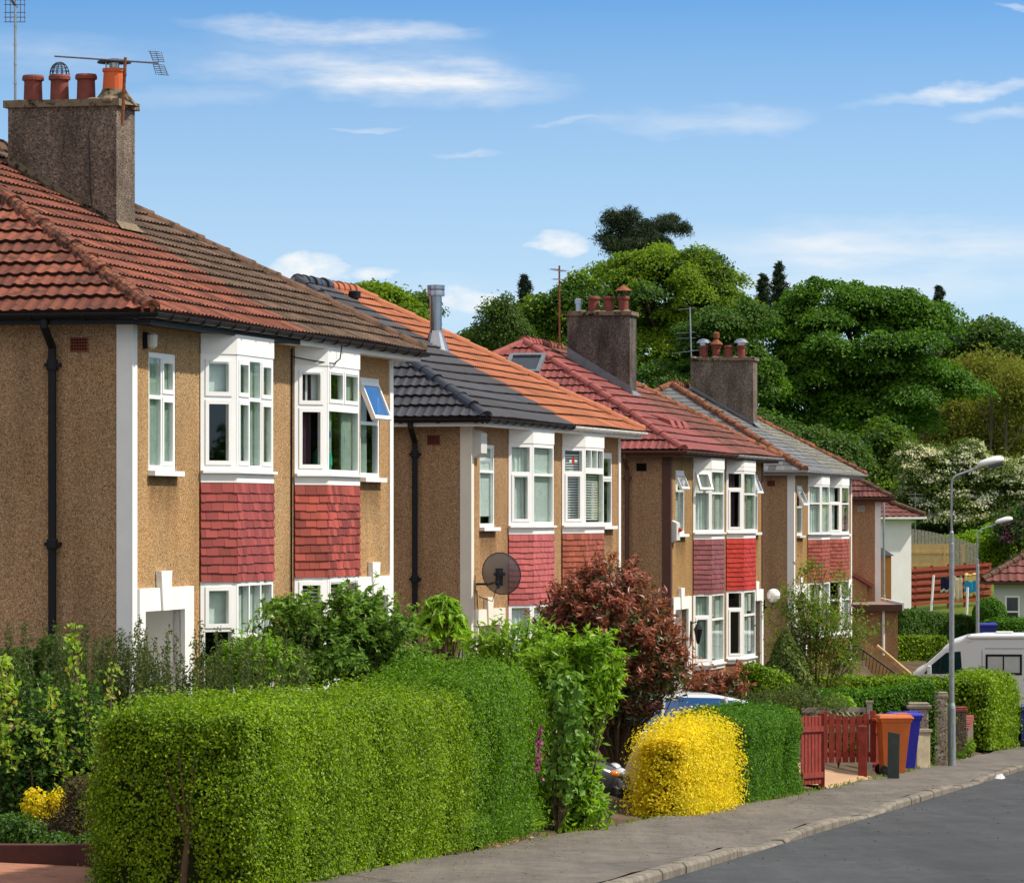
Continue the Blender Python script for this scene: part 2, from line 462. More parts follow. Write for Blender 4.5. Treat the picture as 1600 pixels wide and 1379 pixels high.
def win(fm, gm, p, q, z0, z1, cols, off=0.0, fr=.06, gmat=0):
    if cols[0] == 'stack':          # ('stack', top share, upper lights, lower lights)
        zm = z1 - (z1 - z0) * cols[1]
        win(fm, gm, p, q, zm, z1, cols[2], off, fr * .8); win(fm, gm, p, q, z0, zm, cols[3], off, fr * .8)
        return
    p = Vector(p); q = Vector(q); w = (q - p).length; u = (q - p) / w
    A, Bm = off - .06, off + .02
    bar(fm, p, q, 0, fr, z0, z1, A, Bm); bar(fm, p, q, w - fr, w, z0, z1, A, Bm)
    bar(fm, p, q, fr, w - fr, z0, z0 + fr, A, Bm); bar(fm, p, q, fr, w - fr, z1 - fr, z1, A, Bm)
    tot = sum(c[0] for c in cols); gap = .045
    aw = w - 2 * fr - gap * (len(cols) - 1); s = fr
    for ci, (cf, rows) in enumerate(cols):
        cw = aw * cf / tot
        if ci: bar(fm, p, q, s - gap, s, z0 + fr, z1 - fr, A, Bm - .002)
        ah = z1 - z0 - 2 * fr - gap * (len(rows) - 1); zt = z1 - fr; rt = sum(r[0] for r in rows)
        for ri, (rf, kind) in enumerate(rows):
            rh = ah * rf / rt
            if ri: bar(fm, p, q, s, s + cw, zt, zt + gap, A, Bm - .002)
            a, b, c, d = s, s + cw, zt - rh, zt
            T = None; rim = 0
            if kind[0] in 'so':
                rim = .05
                if kind[0] == 'o':
                    piv = Vector((p.x + u.x * a + u.y * (off + .03), p.y + u.y * a - u.x * (off + .03), d))
                    T = Matrix.Translation(piv) @ Matrix.Rotation(-math.radians(22), 4, Vector((u.x, u.y, 0))) @ Matrix.Translation(-piv)
                e = .0
                bar(fm, p, q, a, a + rim, c, d, off - .03, off + .030, T); bar(fm, p, q, b - rim, b, c, d, off - .03, off + .030, T)
                bar(fm, p, q, a + rim, b - rim, c, c + rim, off - .03, off + .030, T); bar(fm, p, q, a + rim, b - rim, d - rim, d, off - .03, off + .030, T)
                if kind[-1] == 'v':
                    bar(fm, p, q, a + rim, b - rim, d - rim * .6, d - rim * .3, off + .030, off + .04, T)
            po = off + (.016 if rim else .008); gm.obox(p, q, po - .008, po, c + rim, d - rim, (1 if kind == 'ob' else 0), a + rim, b - rim, T)
            if kind == 'lead':      # stained-glass diamond
                mx = (a + b) / 2; mz = (c + d) / 2
                for (x0, x1, za, zb, m) in ((mx - .022, mx + .022, mz - .07, mz + .07, 2), (mx - .09, mx - .03, mz - .02, mz + .02, 3), (mx + .03, mx + .09, mz - .02, mz + .02, 3)):
                    gm.obox(p, q, po + .001, po + .003, za, zb, m, x0, x1)
            zt -= rh + gap
        s += cw + gap


def wavy(cm, p, q, s0, s1, z0, z1, o=-.075, amp=.015, k=70, m=0):
    p = Vector(p); q = Vector(q); u = (q - p).normalized(); n = Vector((u.y, -u.x))
    N = max(6, int((s1 - s0) / .02)); V = []
    for i in range(N + 1):
        s = s0 + (s1 - s0) * i / N
        for z, a in ((z0, 1.2), (z1, .8)):
            c = p + u * s + n * (o + amp * a * math.sin(s * k + .6 * math.sin(s * 17))); V.append((c.x, c.y, z))
    cm.add(V, [(2 * i, 2 * i + 2, 2 * i + 3, 2 * i + 1) for i in range(N)], m)


def curtain(cm, p, q, z0, z1, kind, m=0):
    w = (Vector(q) - Vector(p)).length
    if kind == 'net': wavy(cm, p, q, .06, w - .06, z0 + .03, z1 - .03, m=m)
    elif kind == 'drape':
        wavy(cm, p, q, .05, .05 + w * .3, z0, z1, m=m); wavy(cm, p, q, w - .05 - w * .3, w - .05, z0, z1, m=m)
    elif kind == 'half': wavy(cm, p, q, .05, .05 + w * .55, z0, z1, m=m)
    elif kind == 'roller': cm.obox(p, q, -.085, -.08, z0 + (z1 - z0) * .62, z1, m, .07, w - .07)
    elif kind == 'long': cm.obox(p, q, -.085, -.08, z0 + (z1 - z0) * .15, z1, m, .07, w - .07)
    elif kind == 'slats':
        n = int((z1 - z0 - .1) / .045)
        for i in range(n): cm.obox(p, q, -.11, -.08, z0 + .05 + i * .045, z0 + .053 + i * .045 + .02, m, .06, w - .06)


def holes_wall(mb, x0, x1, z0, z1, holes, y=0.0, m=0):
    xs = sorted({x0, x1, *[h[0] for h in holes], *[h[1] for h in holes]})
    zs = sorted({z0, z1, *[h[2] for h in holes], *[h[3] for h in holes]})
    for a, b in zip(xs, xs[1:]):
        for c, d in zip(zs, zs[1:]):
            mx, mz = (a + b) / 2, (c + d) / 2
            if any(h[0] < mx < h[1] and h[2] < mz < h[3] for h in holes): continue
            mb.add([(a, y, c), (b, y, c), (b, y, d), (a, y, d)], [(0, 1, 2, 3)], m)
    for h in holes:
        for (a, b) in (((h[0], h[2]), (h[0], h[3])), ((h[1], h[2]), (h[1], h[3])), ((h[0], h[3]), (h[1], h[3])), ((h[0], h[2]), (h[1], h[2]))):
            mb.add([(a[0], y, a[1]), (b[0], y, b[1]), (b[0], y + .1, b[1]), (a[0], y + .1, a[1])], [(0, 1, 2, 3)], m)


def hang_tiles(mb, plan, z0, z1, rng, rows=11, m=0):
    """rows of plain clay tiles round a bay; every tile its own little slab"""
    g = (z1 - z0) / rows
    P = [Vector(p) for p in plan]
    mb.band(plan, .0, .012, z0, z1, False, m)
    for a, b, fi in zip(P, P[1:], range(9)):
        L = (b - a).length
        for r in range(rows):
            tw = .165; s = -(r % 2) * tw / 2 - rng.uniform(0, .02)
            za = z0 + r * g
            sagk = rng.uniform(-.004, .004)
            while s < L + .016:
                w = tw * rng.uniform(.92, 1.08); e0 = .016 if fi > 0 else 0; e1 = .016 if fi < len(P) - 2 else 0; s0 = max(s, -e0); s1 = min(s + w - .004, L + e1)
                if s1 - s0 > .015:
                    u = (b - a) / L; n = Vector((u.y, -u.x)); V = []
                    dz = rng.uniform(-.006, .006) + sagk * s * 2; oo = rng.uniform(0, .006)
                    for (o, z) in ((.012, za - .012 + dz), (.036 + oo, za - .012 + dz), (.020, za + g + .01), (.012, za + g + .01)):
                        for ss in (s0, s1):
                            c = a + u * ss + n * o
                            V.append((c.x, c.y, z))
                    mb.add(V, [(0, 1, 3, 2), (2, 3, 5, 4), (0, 2, 4, 6), (1, 7, 5, 3), (4, 5, 7, 6)], m, rng.random())
                s += w


def mirror_x(plan, W_):
    return [(W_ - x, y) for x, y in reversed(plan)]


def pot(house, x, y, z, kind, h=.36):
    mb = MB(); mats = [MAT['pot'], MAT['cowl'], MAT['steel'], MAT['pot_orange'], MAT['cap'], MAT['rust']]
    c = (x, y, z)
    if kind == 'flue':
        mb.lathe(c, [(.06, -.05), (.06, .2), (.085, .2), (.085, .3), (.03, .32)], 14, 2)
    else:
        m = 3 if kind == 'orange' else 0
        if kind == 'orange':
            mb.lathe(c, [(.30, -.05), (.24, .03), (.165, .13), (.155, .16)], 18, 4); h = .38
            mb.lathe(c, [(.15, .12), (.135, h), (.15, h), (.15, h + .04), (.11, h + .04), (.11, .2)], 18, m)
        else:
            mb.lathe(c, [(.122, -.05), (.112, h * .75), (.116, h * .8), (.138, h * .82), (.138, h * .93), (.125, h), (.095, h), (.09, h * .5), (.085, h * .45)], 20, m)
        if kind == 'orange':
            for k in range(5):
                g = k * 1.2566; mb.tube([(x + .125 * math.cos(g), y + .125 * math.sin(g), z + h), (x + .125 * math.cos(g), y + .125 * math.sin(g), z + h + .12)], .012, 6, 2)
            mb.lathe(c, [(.06, h + .03), (.07, h + .11)], 12, 2)
            mb.lathe(c, [(.215, h + .11), (.21, h + .135), (.06, h + .165), (.01, h + .17)], 22, 1)
        if kind == 'cage':
            for k in range(6):
                g = k * math.pi / 6
                mb.tube([(x + .125 * math.cos(t) * math.cos(g), y + .125 * math.cos(t) * math.sin(g), z + h + .16 * math.sin(t)) for t in np.linspace(0, math.pi, 9)], .006, 5, 1, False)
            for zz, rr in ((.045, .12), (.09, .104), (.13, .073)):
                mb.tube([(x + rr * math.cos(t), y + rr * math.sin(t), z + h + zz) for t in np.linspace(0, 2 * math.pi, 15)], .005, 5, 1, False)
        if kind == 'cone':
            for k in range(4):
                g = .4 + k * 1.57; mb.tube([(x + .12 * math.cos(g), y + .12 * math.sin(g), z + h - .02), (x + .12 * math.cos(g), y + .12 * math.sin(g), z + h + .13)], .012, 6, 1)
            mb.lathe(c, [(.20, h + .12), (.02, h + .25), (.015, h + .27)], 18, 5)
        if kind == 'tallcone':
            mb.lathe(c, [(.17, h + .0), (.19, h + .04), (.06, h + .17), (.05, h + .2), (.09, h + .21), (.09, h + .36), (.04, h + .38)], 16, 5)
        if kind == 'lid':
            mb.lathe(c, [(.10, h), (.10, h + .07), (.21, h + .07), (.20, h + .10), (.12, h + .17), (.02, h + .19)], 20, 2)
    return mb.build('chimney_pot', mats, house, smooth=False)


HW, HD, HE = 11.8, 8.0, 5.24        # house front width, depth, wall height
OV, PITCH, EAVE = .35, .56, 5.37


def house(label, X, d, ux, zg, S, seed, name='semi_detached_house', group='semi-detached houses along the street'):
    rng = np.random.default_rng(seed); rr = random.Random(seed)
    H = thing(name, label, 'house', (X, d, zg), math.atan2(math.sqrt(1 - ux * ux), ux), group)
    full = S.get('full', True)
    bayA = [(2.65, 0), (3.05, -.32), (4.62, -.32), (5.02, 0)]; bays = [bayA, mirror_x(bayA, HW)]
    swn = (.65, 1.70, 3.58, 4.95); swf = (HW - 1.70, HW - .65, 3.58, 4.95)
    prn = (.38, 1.9, 0.0, 2.02); prf = (HW - 1.9, HW - .38, 0.0, 2.02)
    holes = [swn, swf, prn, prf] + [(b[0][0] + .02, b[-1][0] - .02, za, zb) for b in bays for za, zb in ((.8, 2.3), (3.64, 5.0))] if full else []
    wm = MB(); holes_wall(wm, 0, HW, -1.8, HE, holes)
    wm.add([(0, 0, -1.8), (0, HD, -1.8), (0, HD, HE), (0, 0, HE)], [(0, 1, 2, 3)], 1)
    wm.add([(HW, 0, -1.8), (HW, HD, -1.8), (HW, HD, HE), (HW, 0, HE)], [(0, 1, 2, 3)])
    wm.add([(0, HD, -1.8), (HW, HD, -1.8), (HW, HD, HE), (0, HD, HE)], [(0, 1, 2, 3)])
    wall = wm.build('wall', [S['wall'], S.get('side', MAT['dash_side'])], H)
    if full:
        rm = MB(); rm.box(.12, HW - .12, 2.4, 2.5, -.2, HE - .02); rm.box(.12, HW - .12, .15, 2.4, 2.55, 2.75); rm.box(.12, HW - .12, .15, 2.4, -.3, -.1)
        rm.box(5.85, 5.95, .15, 2.4, -.1, 2.5); rm.box(5.85, 5.95, .15, 2.4, 2.8, 5.2); rm.box(.05, HW - .05, .05, HD - .05, HE - .015, HE)
        for x in (2.2, HW - 2.3): rm.box(x, x + .1, .15, 2.4, -.1, 2.5); rm.box(x, x + .1, .15, 2.4, 2.8, 5.2)
        rm.build('room_partition', MAT['room'], H)
    # painted corner strips
    for x0, x1, sx, m in ((-.022, .16, -1, S['quoin'][0]), (HW - .16, HW + .022, 1, S['quoin'][1])):
        q = MB(); q.box(x0, x1, -.022, -.001, -1.7, HE - .012)
        if sx < 0: q.box(-.022, -.001, .0, .165, -1.7, HE - .012)
        else: q.box(HW + .001, HW + .022, .0, .165, -1.7, HE - .012)
        q.build('corner_trim', m, H)
    # roof: four faces, near half and far half
    a, w = -OV, HW + 2 * OV; dp = HD + 2 * OV; R = dp / 2; mid = w / 2
    P0 = (a, a, EAVE)
    sl = S.get('slate', False)
    kw = dict(gauge=.20, wave=0.0, period=.22, lift=.014, ds=.055, tile=.22) if sl else dict(gauge=S.get('gauge', .25), wave=.017, period=.15, lift=.042, ds=S.get('ds', .03))
    for k in (0, 1):
        rb = MB()
        x0, x1 = ((0, mid) if k == 0 else (mid, w))
        tile_face(rb, P0, (1, 0), (0, 1), w, R, 1, 1, x0, x1, PITCH, rng, **kw)
        kb = dict(kw); kb['ds'] = .15 if not sl else .22
        tile_face(rb, (a + w, a + dp, EAVE), (-1, 0), (0, -1), w, R, 1, 1, (0 if k else mid), (mid if k else w), PITCH, rng, **kb)
        if k == 0: tile_face(rb, (a, a + dp, EAVE), (0, -1), (1, 0), dp, R, 1, 1, 0, dp, PITCH, rng, **kw)
        else: tile_face(rb, (a + w, a, EAVE), (0, 1), (-1, 0), dp, R, 1, 1, 0, dp, PITCH, rng, **kb)
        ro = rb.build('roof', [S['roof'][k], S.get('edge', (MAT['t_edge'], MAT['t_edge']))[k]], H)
        if S.get('rooflab'): ro['label'] = S['rooflab'][k]
        rd = MB(); zr = EAVE + PITCH * R + .0; e = .0
        if k == 0:
            ridge_line(rd, (a, a, EAVE + e), (a + R, a + R, zr + .0), .10, rr); ridge_line(rd, (a + .1, a + dp - .1, EAVE + e), (a + R, a + R, zr + .0), .10, rr)
            ridge_line(rd, (a + R, a + R, zr), (a + mid, a + R, zr), .115, rr)
        else:
            ridge_line(rd, (a + w, a, EAVE + e), (a + w - R, a + R, zr + .0), .10, rr); ridge_line(rd, (a + w - .1, a + dp - .1, EAVE + e), (a + w - R, a + R, zr + .0), .10, rr)
            ridge_line(rd, (a + mid, a + R, zr), (a + w - R, a + R, zr), .115, rr)
        rd.build('ridge_tiles', S['ridge'][k], ro, smooth=False)
        # fascia, soffit, gutter of this half
        if k == 0: plan = [(HW / 2, HD), (0, HD), (0, 0), (HW / 2, 0)]
        else: plan = [(HW / 2, 0), (HW, 0), (HW, HD), (HW / 2, HD)]
        fb = MB(); fb.band(plan, .30, .33, HE - .02, EAVE - .01); fb.band(plan, .002, .30, HE - .004, HE + .015)
        fb.build('fascia', S['fascia'][k], H)
        gb = MB(); r = .06; zc = EAVE - .03
        th = np.linspace(math.pi, 2 * math.pi, 8)
        prof = [(.395 + r * math.cos(t), zc + r * math.sin(t)) for t in th] + [(.395 + (r - .008) * math.cos(t), zc + .004 + (r - .008) * math.sin(t)) for t in th[::-1]]
        gb.sweep(plan, prof)
        P = [Vector(p) for p in plan]
        for p_, q_ in zip(P[1:], P[2:]) if k == 0 else zip(P, P[1:-1]):
            L = (q_ - p_).length; u = (q_ - p_) / L; s = .1
            ext = .3
            while s < L + ext:
                p2 = p_ + u * s
                gb.sweep([p2, p2 + u * .05], [(.395 + (r + .012) * math.cos(t), zc + (r + .012) * math.sin(t)) for t in th] + [(.395 + (r + .001) * math.cos(t), zc + (r + .001) * math.sin(t)) for t in th[::-1]])
                s += .62
        gb.build('gutter', S['gutter'][k], H)
    # chimney astride the party line
    if S.get('chim'):
        c = S['chim']; top = c['top']; y0, y1, x0, x1 = 1.94, c.get('y1', 3.36), 5.52, 6.28
        cb = MB(); cb.box(x0, x1, y0, y1, 5.9, top)
        cb.band([(x0, y0), (x0, y1), (x1, y1), (x1, y0)][::-1], -.02, .05, top, top + .09, True, 1)
        cb.box(x0 - .03, x1 + .03, y0 - .03, y1 + .03, top + .001, top + .075, 1)
        for i in range(26):      # crumbling mortar on the cope
            cb.sphere((rr.uniform(x0, x1), rr.uniform(y0, y1), top + .07), rr.uniform(.05, .13), 7, 1, .5)
        # lead along the foot
        zf = lambda y: EAVE + PITCH * (y + OV)
        k1, k2 = c.get('flash', (.10, .16))
        cb.add([(x0 - .012, y0 - .1, zf(y0 - .1) + .06), (x0 - .012, y1, zf(y1) + .06), (x0 - .012, y1, zf(y1) + k2), (x0 - .012, y0, zf(y0) + k1)], [(0, 1, 2, 3)], 2)
        cb.add([(x0 - .1, y0 - .1, zf(y0 - .1) + .072), (x1 + .1, y0 - .1, zf(y0 - .1) + .072), (x1 + .03, y0 - .005, zf(y0) + .12), (x0 - .03, y0 - .005, zf(y0) + .12)], [(0, 1, 2, 3)], 2)
        co = cb.build('chimney', [c['mat'], MAT['cap'], MAT['lead'] if 'flash' in c else MAT['cap']], H)
        for (y, kind) in c['pots']: pot(co, (x0 + x1) / 2, y, top + .08, kind)
    # side wall fittings
    if S.get('pipe'):
        db = MB(); y = .9; pts = [(-.36, y, EAVE - .08), (-.36, y, 5.2), (-.075, y, 4.98), (-.075, y, -.6)]
        db.tube(pts, .047, 12)
        for z in (4.72, 2.72, .72): db.lathe((-.075, y, z), [(.062, 0), (.066, .02), (.066, .1), (.062, .12)], 12); db.box(-.1, 0, y - .09, y + .09, z + .04, z + .08)
        db.build('downpipe', S['pipe'], H)
    if S.get('vent'):
        vb = MB(); vb.box(-.018, -.001, .50, .71, 4.93, 5.09, 0)
        for i in range(6):
            for j in range(4): vb.box(-.022, -.019, .518 + i * .031, .538 + i * .031, 4.95 + j * .034, 4.972 + j * .034, 1)
        vb.build('air_vent', [S['vent'], MAT['void']], H)
    if not full: return H
    # small upper windows
    for (h, key) in ((swn, 'small_near'), (swf, 'small_far')):
        sp = S[key]; fm, gm, cm = MB(), MB(), MB()
        p, q = (h[0], 0), (h[1], 0)
        win(fm, gm, p, q, h[2] + .03, h[3], sp['cols'], off=-.03)
        fm.band([p, q], -.02, -.002, h[3] + .001, h[3] + .04)
        fo = fm.build('window', MAT['upvc'], H); gm.build('pane', [MAT['glass'], MAT['skytint_pane']], fo)
        sb = MB(); sb.obox((h[0] - .04, 0), (h[1] + .06, 0), -.04, .09, h[2] - .03, h[2] + .028); sb.build('sill', sp.get('sill', MAT['upvc']), fo)
        for kind, m in sp.get('cur', ()): curtain(cm, p, q, h[2], h[3], kind, 0)
        if cm.n: cm.build('curtain', sp['cur'][0][1], fo)
    # bays
    for bi, (pl, key) in enumerate(zip(bays, ('bay_near', 'bay_far'))):
        sp = S[key]
        hb = MB(); hb.band(pl, -.05, .03, 5.0, HE - .006); ab = MB(); ab.band(pl, -.05, .028, 3.488, 3.60); ab.build('apron_board', sp.get('board', MAT['white']), H)
        if sp.get('split'): hb.band(pl, .03, .036, 5.10, 5.115)
        hb.build('head_board', sp.get('board', MAT['white']), H)
        tb = MB(); hang_tiles(tb, pl, 2.33, 3.486, rng, sp.get('rows', 11)); tb.build('hanging_tiles', MAT[sp['tiles']], H)
        bb = MB(); bb.band(pl, -.1, .0, -1.6, .72); bb.build('bay_base', S.get('base', S['wall']), H)
        for fl, (z0, z1) in (('up', (3.63, 5.0)), ('down', (.80, 2.33))):
            fm, gm = MB(), MB(); cms = []
            for fi, (p, q) in enumerate(zip(pl, pl[1:])):
                cols = sp[fl][fi]
                win(fm, gm, p, q, z0, z1, cols, off=0.0, fr=.065)
            fo = fm.build('bay_window', sp.get('fmat', MAT['upvc']), H); gm.build('pane', [MAT['glass'], MAT['skytint_pane'], MAT['h_scarlet'], MAT['whitegut']], fo)
            sb = MB(); sb.band(pl, -.06, .075, z0 - .032, z0 - .001); 
            if fl == 'down': sb.band(pl, -.06, .03, z0 - .12, z0 - .033)
            sb.build('sill', sp.get('sillm', MAT['upvc']), fo)
            for (kind, fidx, m) in sp.get('cur_' + fl, ()):
                cm = MB()
                for f in fidx: curtain(cm, pl[f], pl[f + 1], z0 + .04, z1 - .04, kind)
                cm.build('curtain', m, fo)
    # porches
    for k in (0, 1):
        fx = (lambda x: x) if k == 0 else (lambda x: HW - x)
        def bx(mb, x0, x1, *r, m=0):
            a_, b_ = sorted((fx(x0), fx(x1))); mb.box(a_, b_, *r, m)
        pm = S['porch'][k]; pb = MB()
        bx(pb, .165, .38, -.05, .02, -.6, 2.28); bx(pb, 1.9, 2.26, -.05, .02, -.6, 2.28); bx(pb, .38, 1.9, -.05, .02, 2.02, 2.28)
        kx = [(.98, 2.02), (1.24, 2.02), (1.32, 2.47), (.90, 2.47)]
        pb.prism([(fx(x), -.075, z) for x, z in kx], (0, .07, 0))
        bx(pb, .36, .38, .02, 1.15, -.1, 2.04); bx(pb, 1.9, 1.92, .02, 1.15, -.1, 2.04); bx(pb, .36, 1.92, .02, 1.15, 2.02, 2.04)
        bx(pb, .36, 1.92, 1.15, 1.2, -.1, 2.04); bx(pb, .38, 1.9, -.05, 1.15, -.12, -.02)
        po = pb.build('porch_surround', pm, H)
        dm = MB(); bx(dm, .62, 1.55, 1.10, 1.149, 0, 1.98); bx(dm, .72, 1.06, 1.085, 1.099, .2, .9, m=0); bx(dm, 1.12, 1.45, 1.085, 1.099, .2, .9, m=0); bx(dm, .75, 1.42, 1.09, 1.099, 1.1, 1.8, m=1)
        do = dm.build('door', [S.get('door', MAT['upvc']), MAT['void']], H)
        hb2 = MB(); bx(hb2, .66, .70, 1.04, 1.099, .98, 1.02); bx(hb2, .66, .78, 1.03, 1.05, .985, 1.015); hb2.build('handle', MAT['galv'], do)
    return H
# ------------------------------------------------------------------ lie of the land
SLOPE = .037
def zp_(Y): return -(1.75 + SLOPE * np.minimum(Y, 150.0))            # pavement level
def kerbx(Y): return 1.23 + .179 * (Y - 41.1)
PW = [(20, 2.75), (40, 2.7), (52, 2.5), (58, 2.3), (64, 2.1), (70, 1.85), (200, 1.8)]
def pavw(Y): return np.interp(Y, [p[0] for p in PW], [p[1] for p in PW])
FRONT = [(20, -10.8), (38, -6.9), (50, -4.25), (61.5, -1.65), (71.8, -.67), (83.3, 2.0), (93.6, 3.3), (105, 5.88), (120, 7.54), (131.5, 9.96), (143, 11.75), (400, 60)]
ZH = [(20, -2.9), (41, -3.12), (61.5, -3.14), (68, -3.6), (72, -3.82), (84, -3.86), (93, -4.0), (106, -4.02), (119, -4.16), (132, -4.18), (143, -4.82), (160, -4.9), (172, -4.75), (183, -4.35), (190, -3.75), (200, -3.2), (220, -2.2), (250, -.8), (290, 1.5), (340, 5), (420, 9), (900, 14)]
def land(X, Y):
    X = np.asarray(X, dtype=float); Y = np.asarray(Y, dtype=float)
    eb = kerbx(Y) - pavw(Y); fx = np.interp(Y, [p[0] for p in FRONT], [p[1] for p in FRONT]); zh = np.interp(Y, [p[0] for p in ZH], [p[1] for p in ZH])
    t = np.clip((eb - .25 - X) / np.maximum(eb - .25 - fx - .6, .5), 0, 1); t = t * t * (3 - 2 * t)
    zl = zp_(Y) - .03 + (zh - zp_(Y)) * t
    r = np.clip((X - eb + .25) / .3, 0, 1); zl = zl - .35 * r
    far = np.clip((X - kerbx(Y) - 9) / 6, 0, 1); zl = zl + far * .5
    b = np.clip((Y - 131) / 16, 0, 1); b = b * b * (3 - 2 * b)
    drv = np.clip(1 - np.abs(Y - 128.5) / 5.5, 0, 1) * np.clip((X - 10.3) / .6, 0, 1) * np.clip((17.5 - X) / 1.0, 0, 1)
    drv = np.clip(drv * 2.2, 0, 1)
    z = zl * (1 - b) + zh * b
    z = z * (1 - drv) + (-6.0) * drv
    return z
def G(px, py, plane=1.75):
    """pavement point seen at a photo pixel"""
    d = plane / ((py - HOR) / FOC - SLOPE); return W(px, py, d)
def onland(x, y, dz=0.0): return Vector((x, y, float(land(x, y)) + dz))

# ------------------------------------------------------------------ foliage kit
def unit(a): return a / np.maximum(np.linalg.norm(a, axis=1, keepdims=True), 1e-9)
def wob(P, s=1.0, seed=0.0):
    x, y, z = P[:, 0] * s + seed, P[:, 1] * s + seed * 1.7, P[:, 2] * s + seed * .6
    return (np.sin(1.7 * x + 1.1 * np.sin(2.3 * y)) + np.sin(2.1 * y + 1.3 * np.sin(1.9 * z)) + np.sin(2.6 * z + 1.2 * np.sin(2.8 * x)) + .6 * np.sin(5.1 * x + 3.7 * y - 4.3 * z)) / 3.6

def leaves(mb, P, N, L, Wd, rng, jit=.6, mat=0, grow=None, fold=.22):
    n = len(P)
    if n == 0: return
    N = unit(unit(N) + jit * rng.normal(size=(n, 3)))
    t = rng.normal(size=(n, 3))
    if grow is not None: t = t * .55 + grow
    t = unit(t - N * np.sum(t * N, 1, keepdims=True)); b = np.cross(N, t)
    l = (L * rng.uniform(.65, 1.3, n))[:, None]; w = (Wd * rng.uniform(.7, 1.25, n))[:, None]
    V = np.empty((n, 4, 3)); V[:, 0] = P - t * l * .5; V[:, 2] = P + t * l * .5
    m = P - t * l * .06 + N * w * fold
    V[:, 1] = m + b * w * .5; V[:, 3] = m - b * w * .5
    mb.add(V.reshape(-1, 3), np.arange(4 * n).reshape(n, 4), mat, rng.random(n))

def ball(rng, n): return unit(rng.normal(size=(n, 3)))

def blob(mb, c, r, n, L, Wd, rng, jit=.6, mat=0, up=.5, shell=.45, grow_out=0.0, lump=.12):
    D = ball(rng, n); r = np.array(r)
    rad = 1 - shell * rng.random(n) ** 1.6
    rad = rad * (1 + lump * wob(D * 3, 1.6, c[0]))
    P = np.array(c) + D * r * rad[:, None]
    N = unit(D / r) + np.array([0, 0, up])
    leaves(mb, P, N, L, Wd, rng, jit, mat, grow=(D * grow_out + np.array([0, 0, grow_out * .4])) if grow_out else None)

def clumps(mb, blobs, sub, per, L, Wd, rng, mat=0, flat=.6, cover=1.0, inner=.55, jit=.55, mats=None, below=-.55):
    """a crown: many small leaf clumps spread through the outer part of each ellipsoid; returns clump centres"""
    cs = []
    for c, r in blobs:
        r = np.array(r, dtype=float); area = 4 * math.pi * ((r[0] * r[1]) ** 1.6 + (r[0] * r[2]) ** 1.6 + (r[1] * r[2]) ** 1.6) ** (1 / 1.6) / 3 ** (1 / 1.6)
        m = max(4, int(cover * area / (sub * sub * 1.5)))
        D = ball(rng, m); D = D[D[:, 2] > below]
        rad = (inner + (1 - inner) * rng.random(len(D)) ** .5) * (1 + .20 * wob(D * 2.6, 1.0, c[0]) + .10 * wob(D * 6.0, 1.0, c[1]))
        C = np.array(c) + D * (r - sub * .5) * rad[:, None]
        for q, dd in zip(C, D):
            s = sub * rng.uniform(.45, 1.5); n = int(per * (s / sub) ** 2)
            E = ball(rng, n); E[:, 2] = np.abs(E[:, 2]) * np.where(rng.random(n) < .8, 1, -1)
            rr_ = rng.random(n) ** .45 * np.where(rng.random(n) < .15, 1.3, 1.0)
            P = q + E * np.array([s, s, s * flat]) * rr_[:, None]
            P[:, 2] -= (np.linalg.norm(E[:, :2] * rr_[:, None], axis=1) ** 2) * s * .35
            N = E * .7 + np.array([0, 0, .9]) + dd * .4
            leaves(mb, P, N, L, Wd, rng, jit, mat if mats is None else int(rng.choice(mats)), grow=E * .8 + np.array([0, 0, -.25]))
            cs.append(q)
    return cs

def sprigs(mb, el, n, ln, per, L, Wd, rng, mat=0, up=.5, stem=None, low=-.2):
    """leafy shoots standing out of a bush"""
    ar = np.array([r[0] * r[2] for _, r in el]); ar = ar / ar.sum()
    for i in rng.choice(len(el), n, p=ar):
        c, r = el[i]; D = ball(rng, 1)[0]
        if D[2] < low: D[2] = -D[2]
        b = np.array(c) + D * np.array(r) * rng.uniform(.72, .98); ax = D * .7 + np.array([0, 0, up]) + rng.normal(size=3) * .25; ax /= np.linalg.norm(ax); l = ln * rng.uniform(.5, 1.3)
        t = np.sort(rng.random(per)); P = b + np.outer(t * l, ax); R_ = ball(rng, per); G_ = R_ * (1.1 - .7 * t)[:, None] + ax * (.3 + .6 * t)[:, None]
        P = P + R_ * L * .35; leaves(mb, P, np.cross(G_, np.cross(G_, ax)) * -1 + np.array([0, 0, .35]) + ax * .3, L, Wd, rng, .3, mat, grow=G_ * 2)
        if stem is not None: stem.tube([tuple(b - ax * l * .4), tuple(b + ax * l * .8)], [.006, .002], 4)

BARK = dull('brown bark', (.085, .06, .042), .95, .1, 0, .3, 9, .6, 30)
TWIG = dull('thin brown twig', (.10, .07, .045), .9, .1, 0, .3, 9)
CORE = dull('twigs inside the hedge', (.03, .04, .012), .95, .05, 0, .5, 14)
CORE_Y = dull('yellow hedge twigs', (.14, .10, .012), .95, .05, 0, .4, 14)

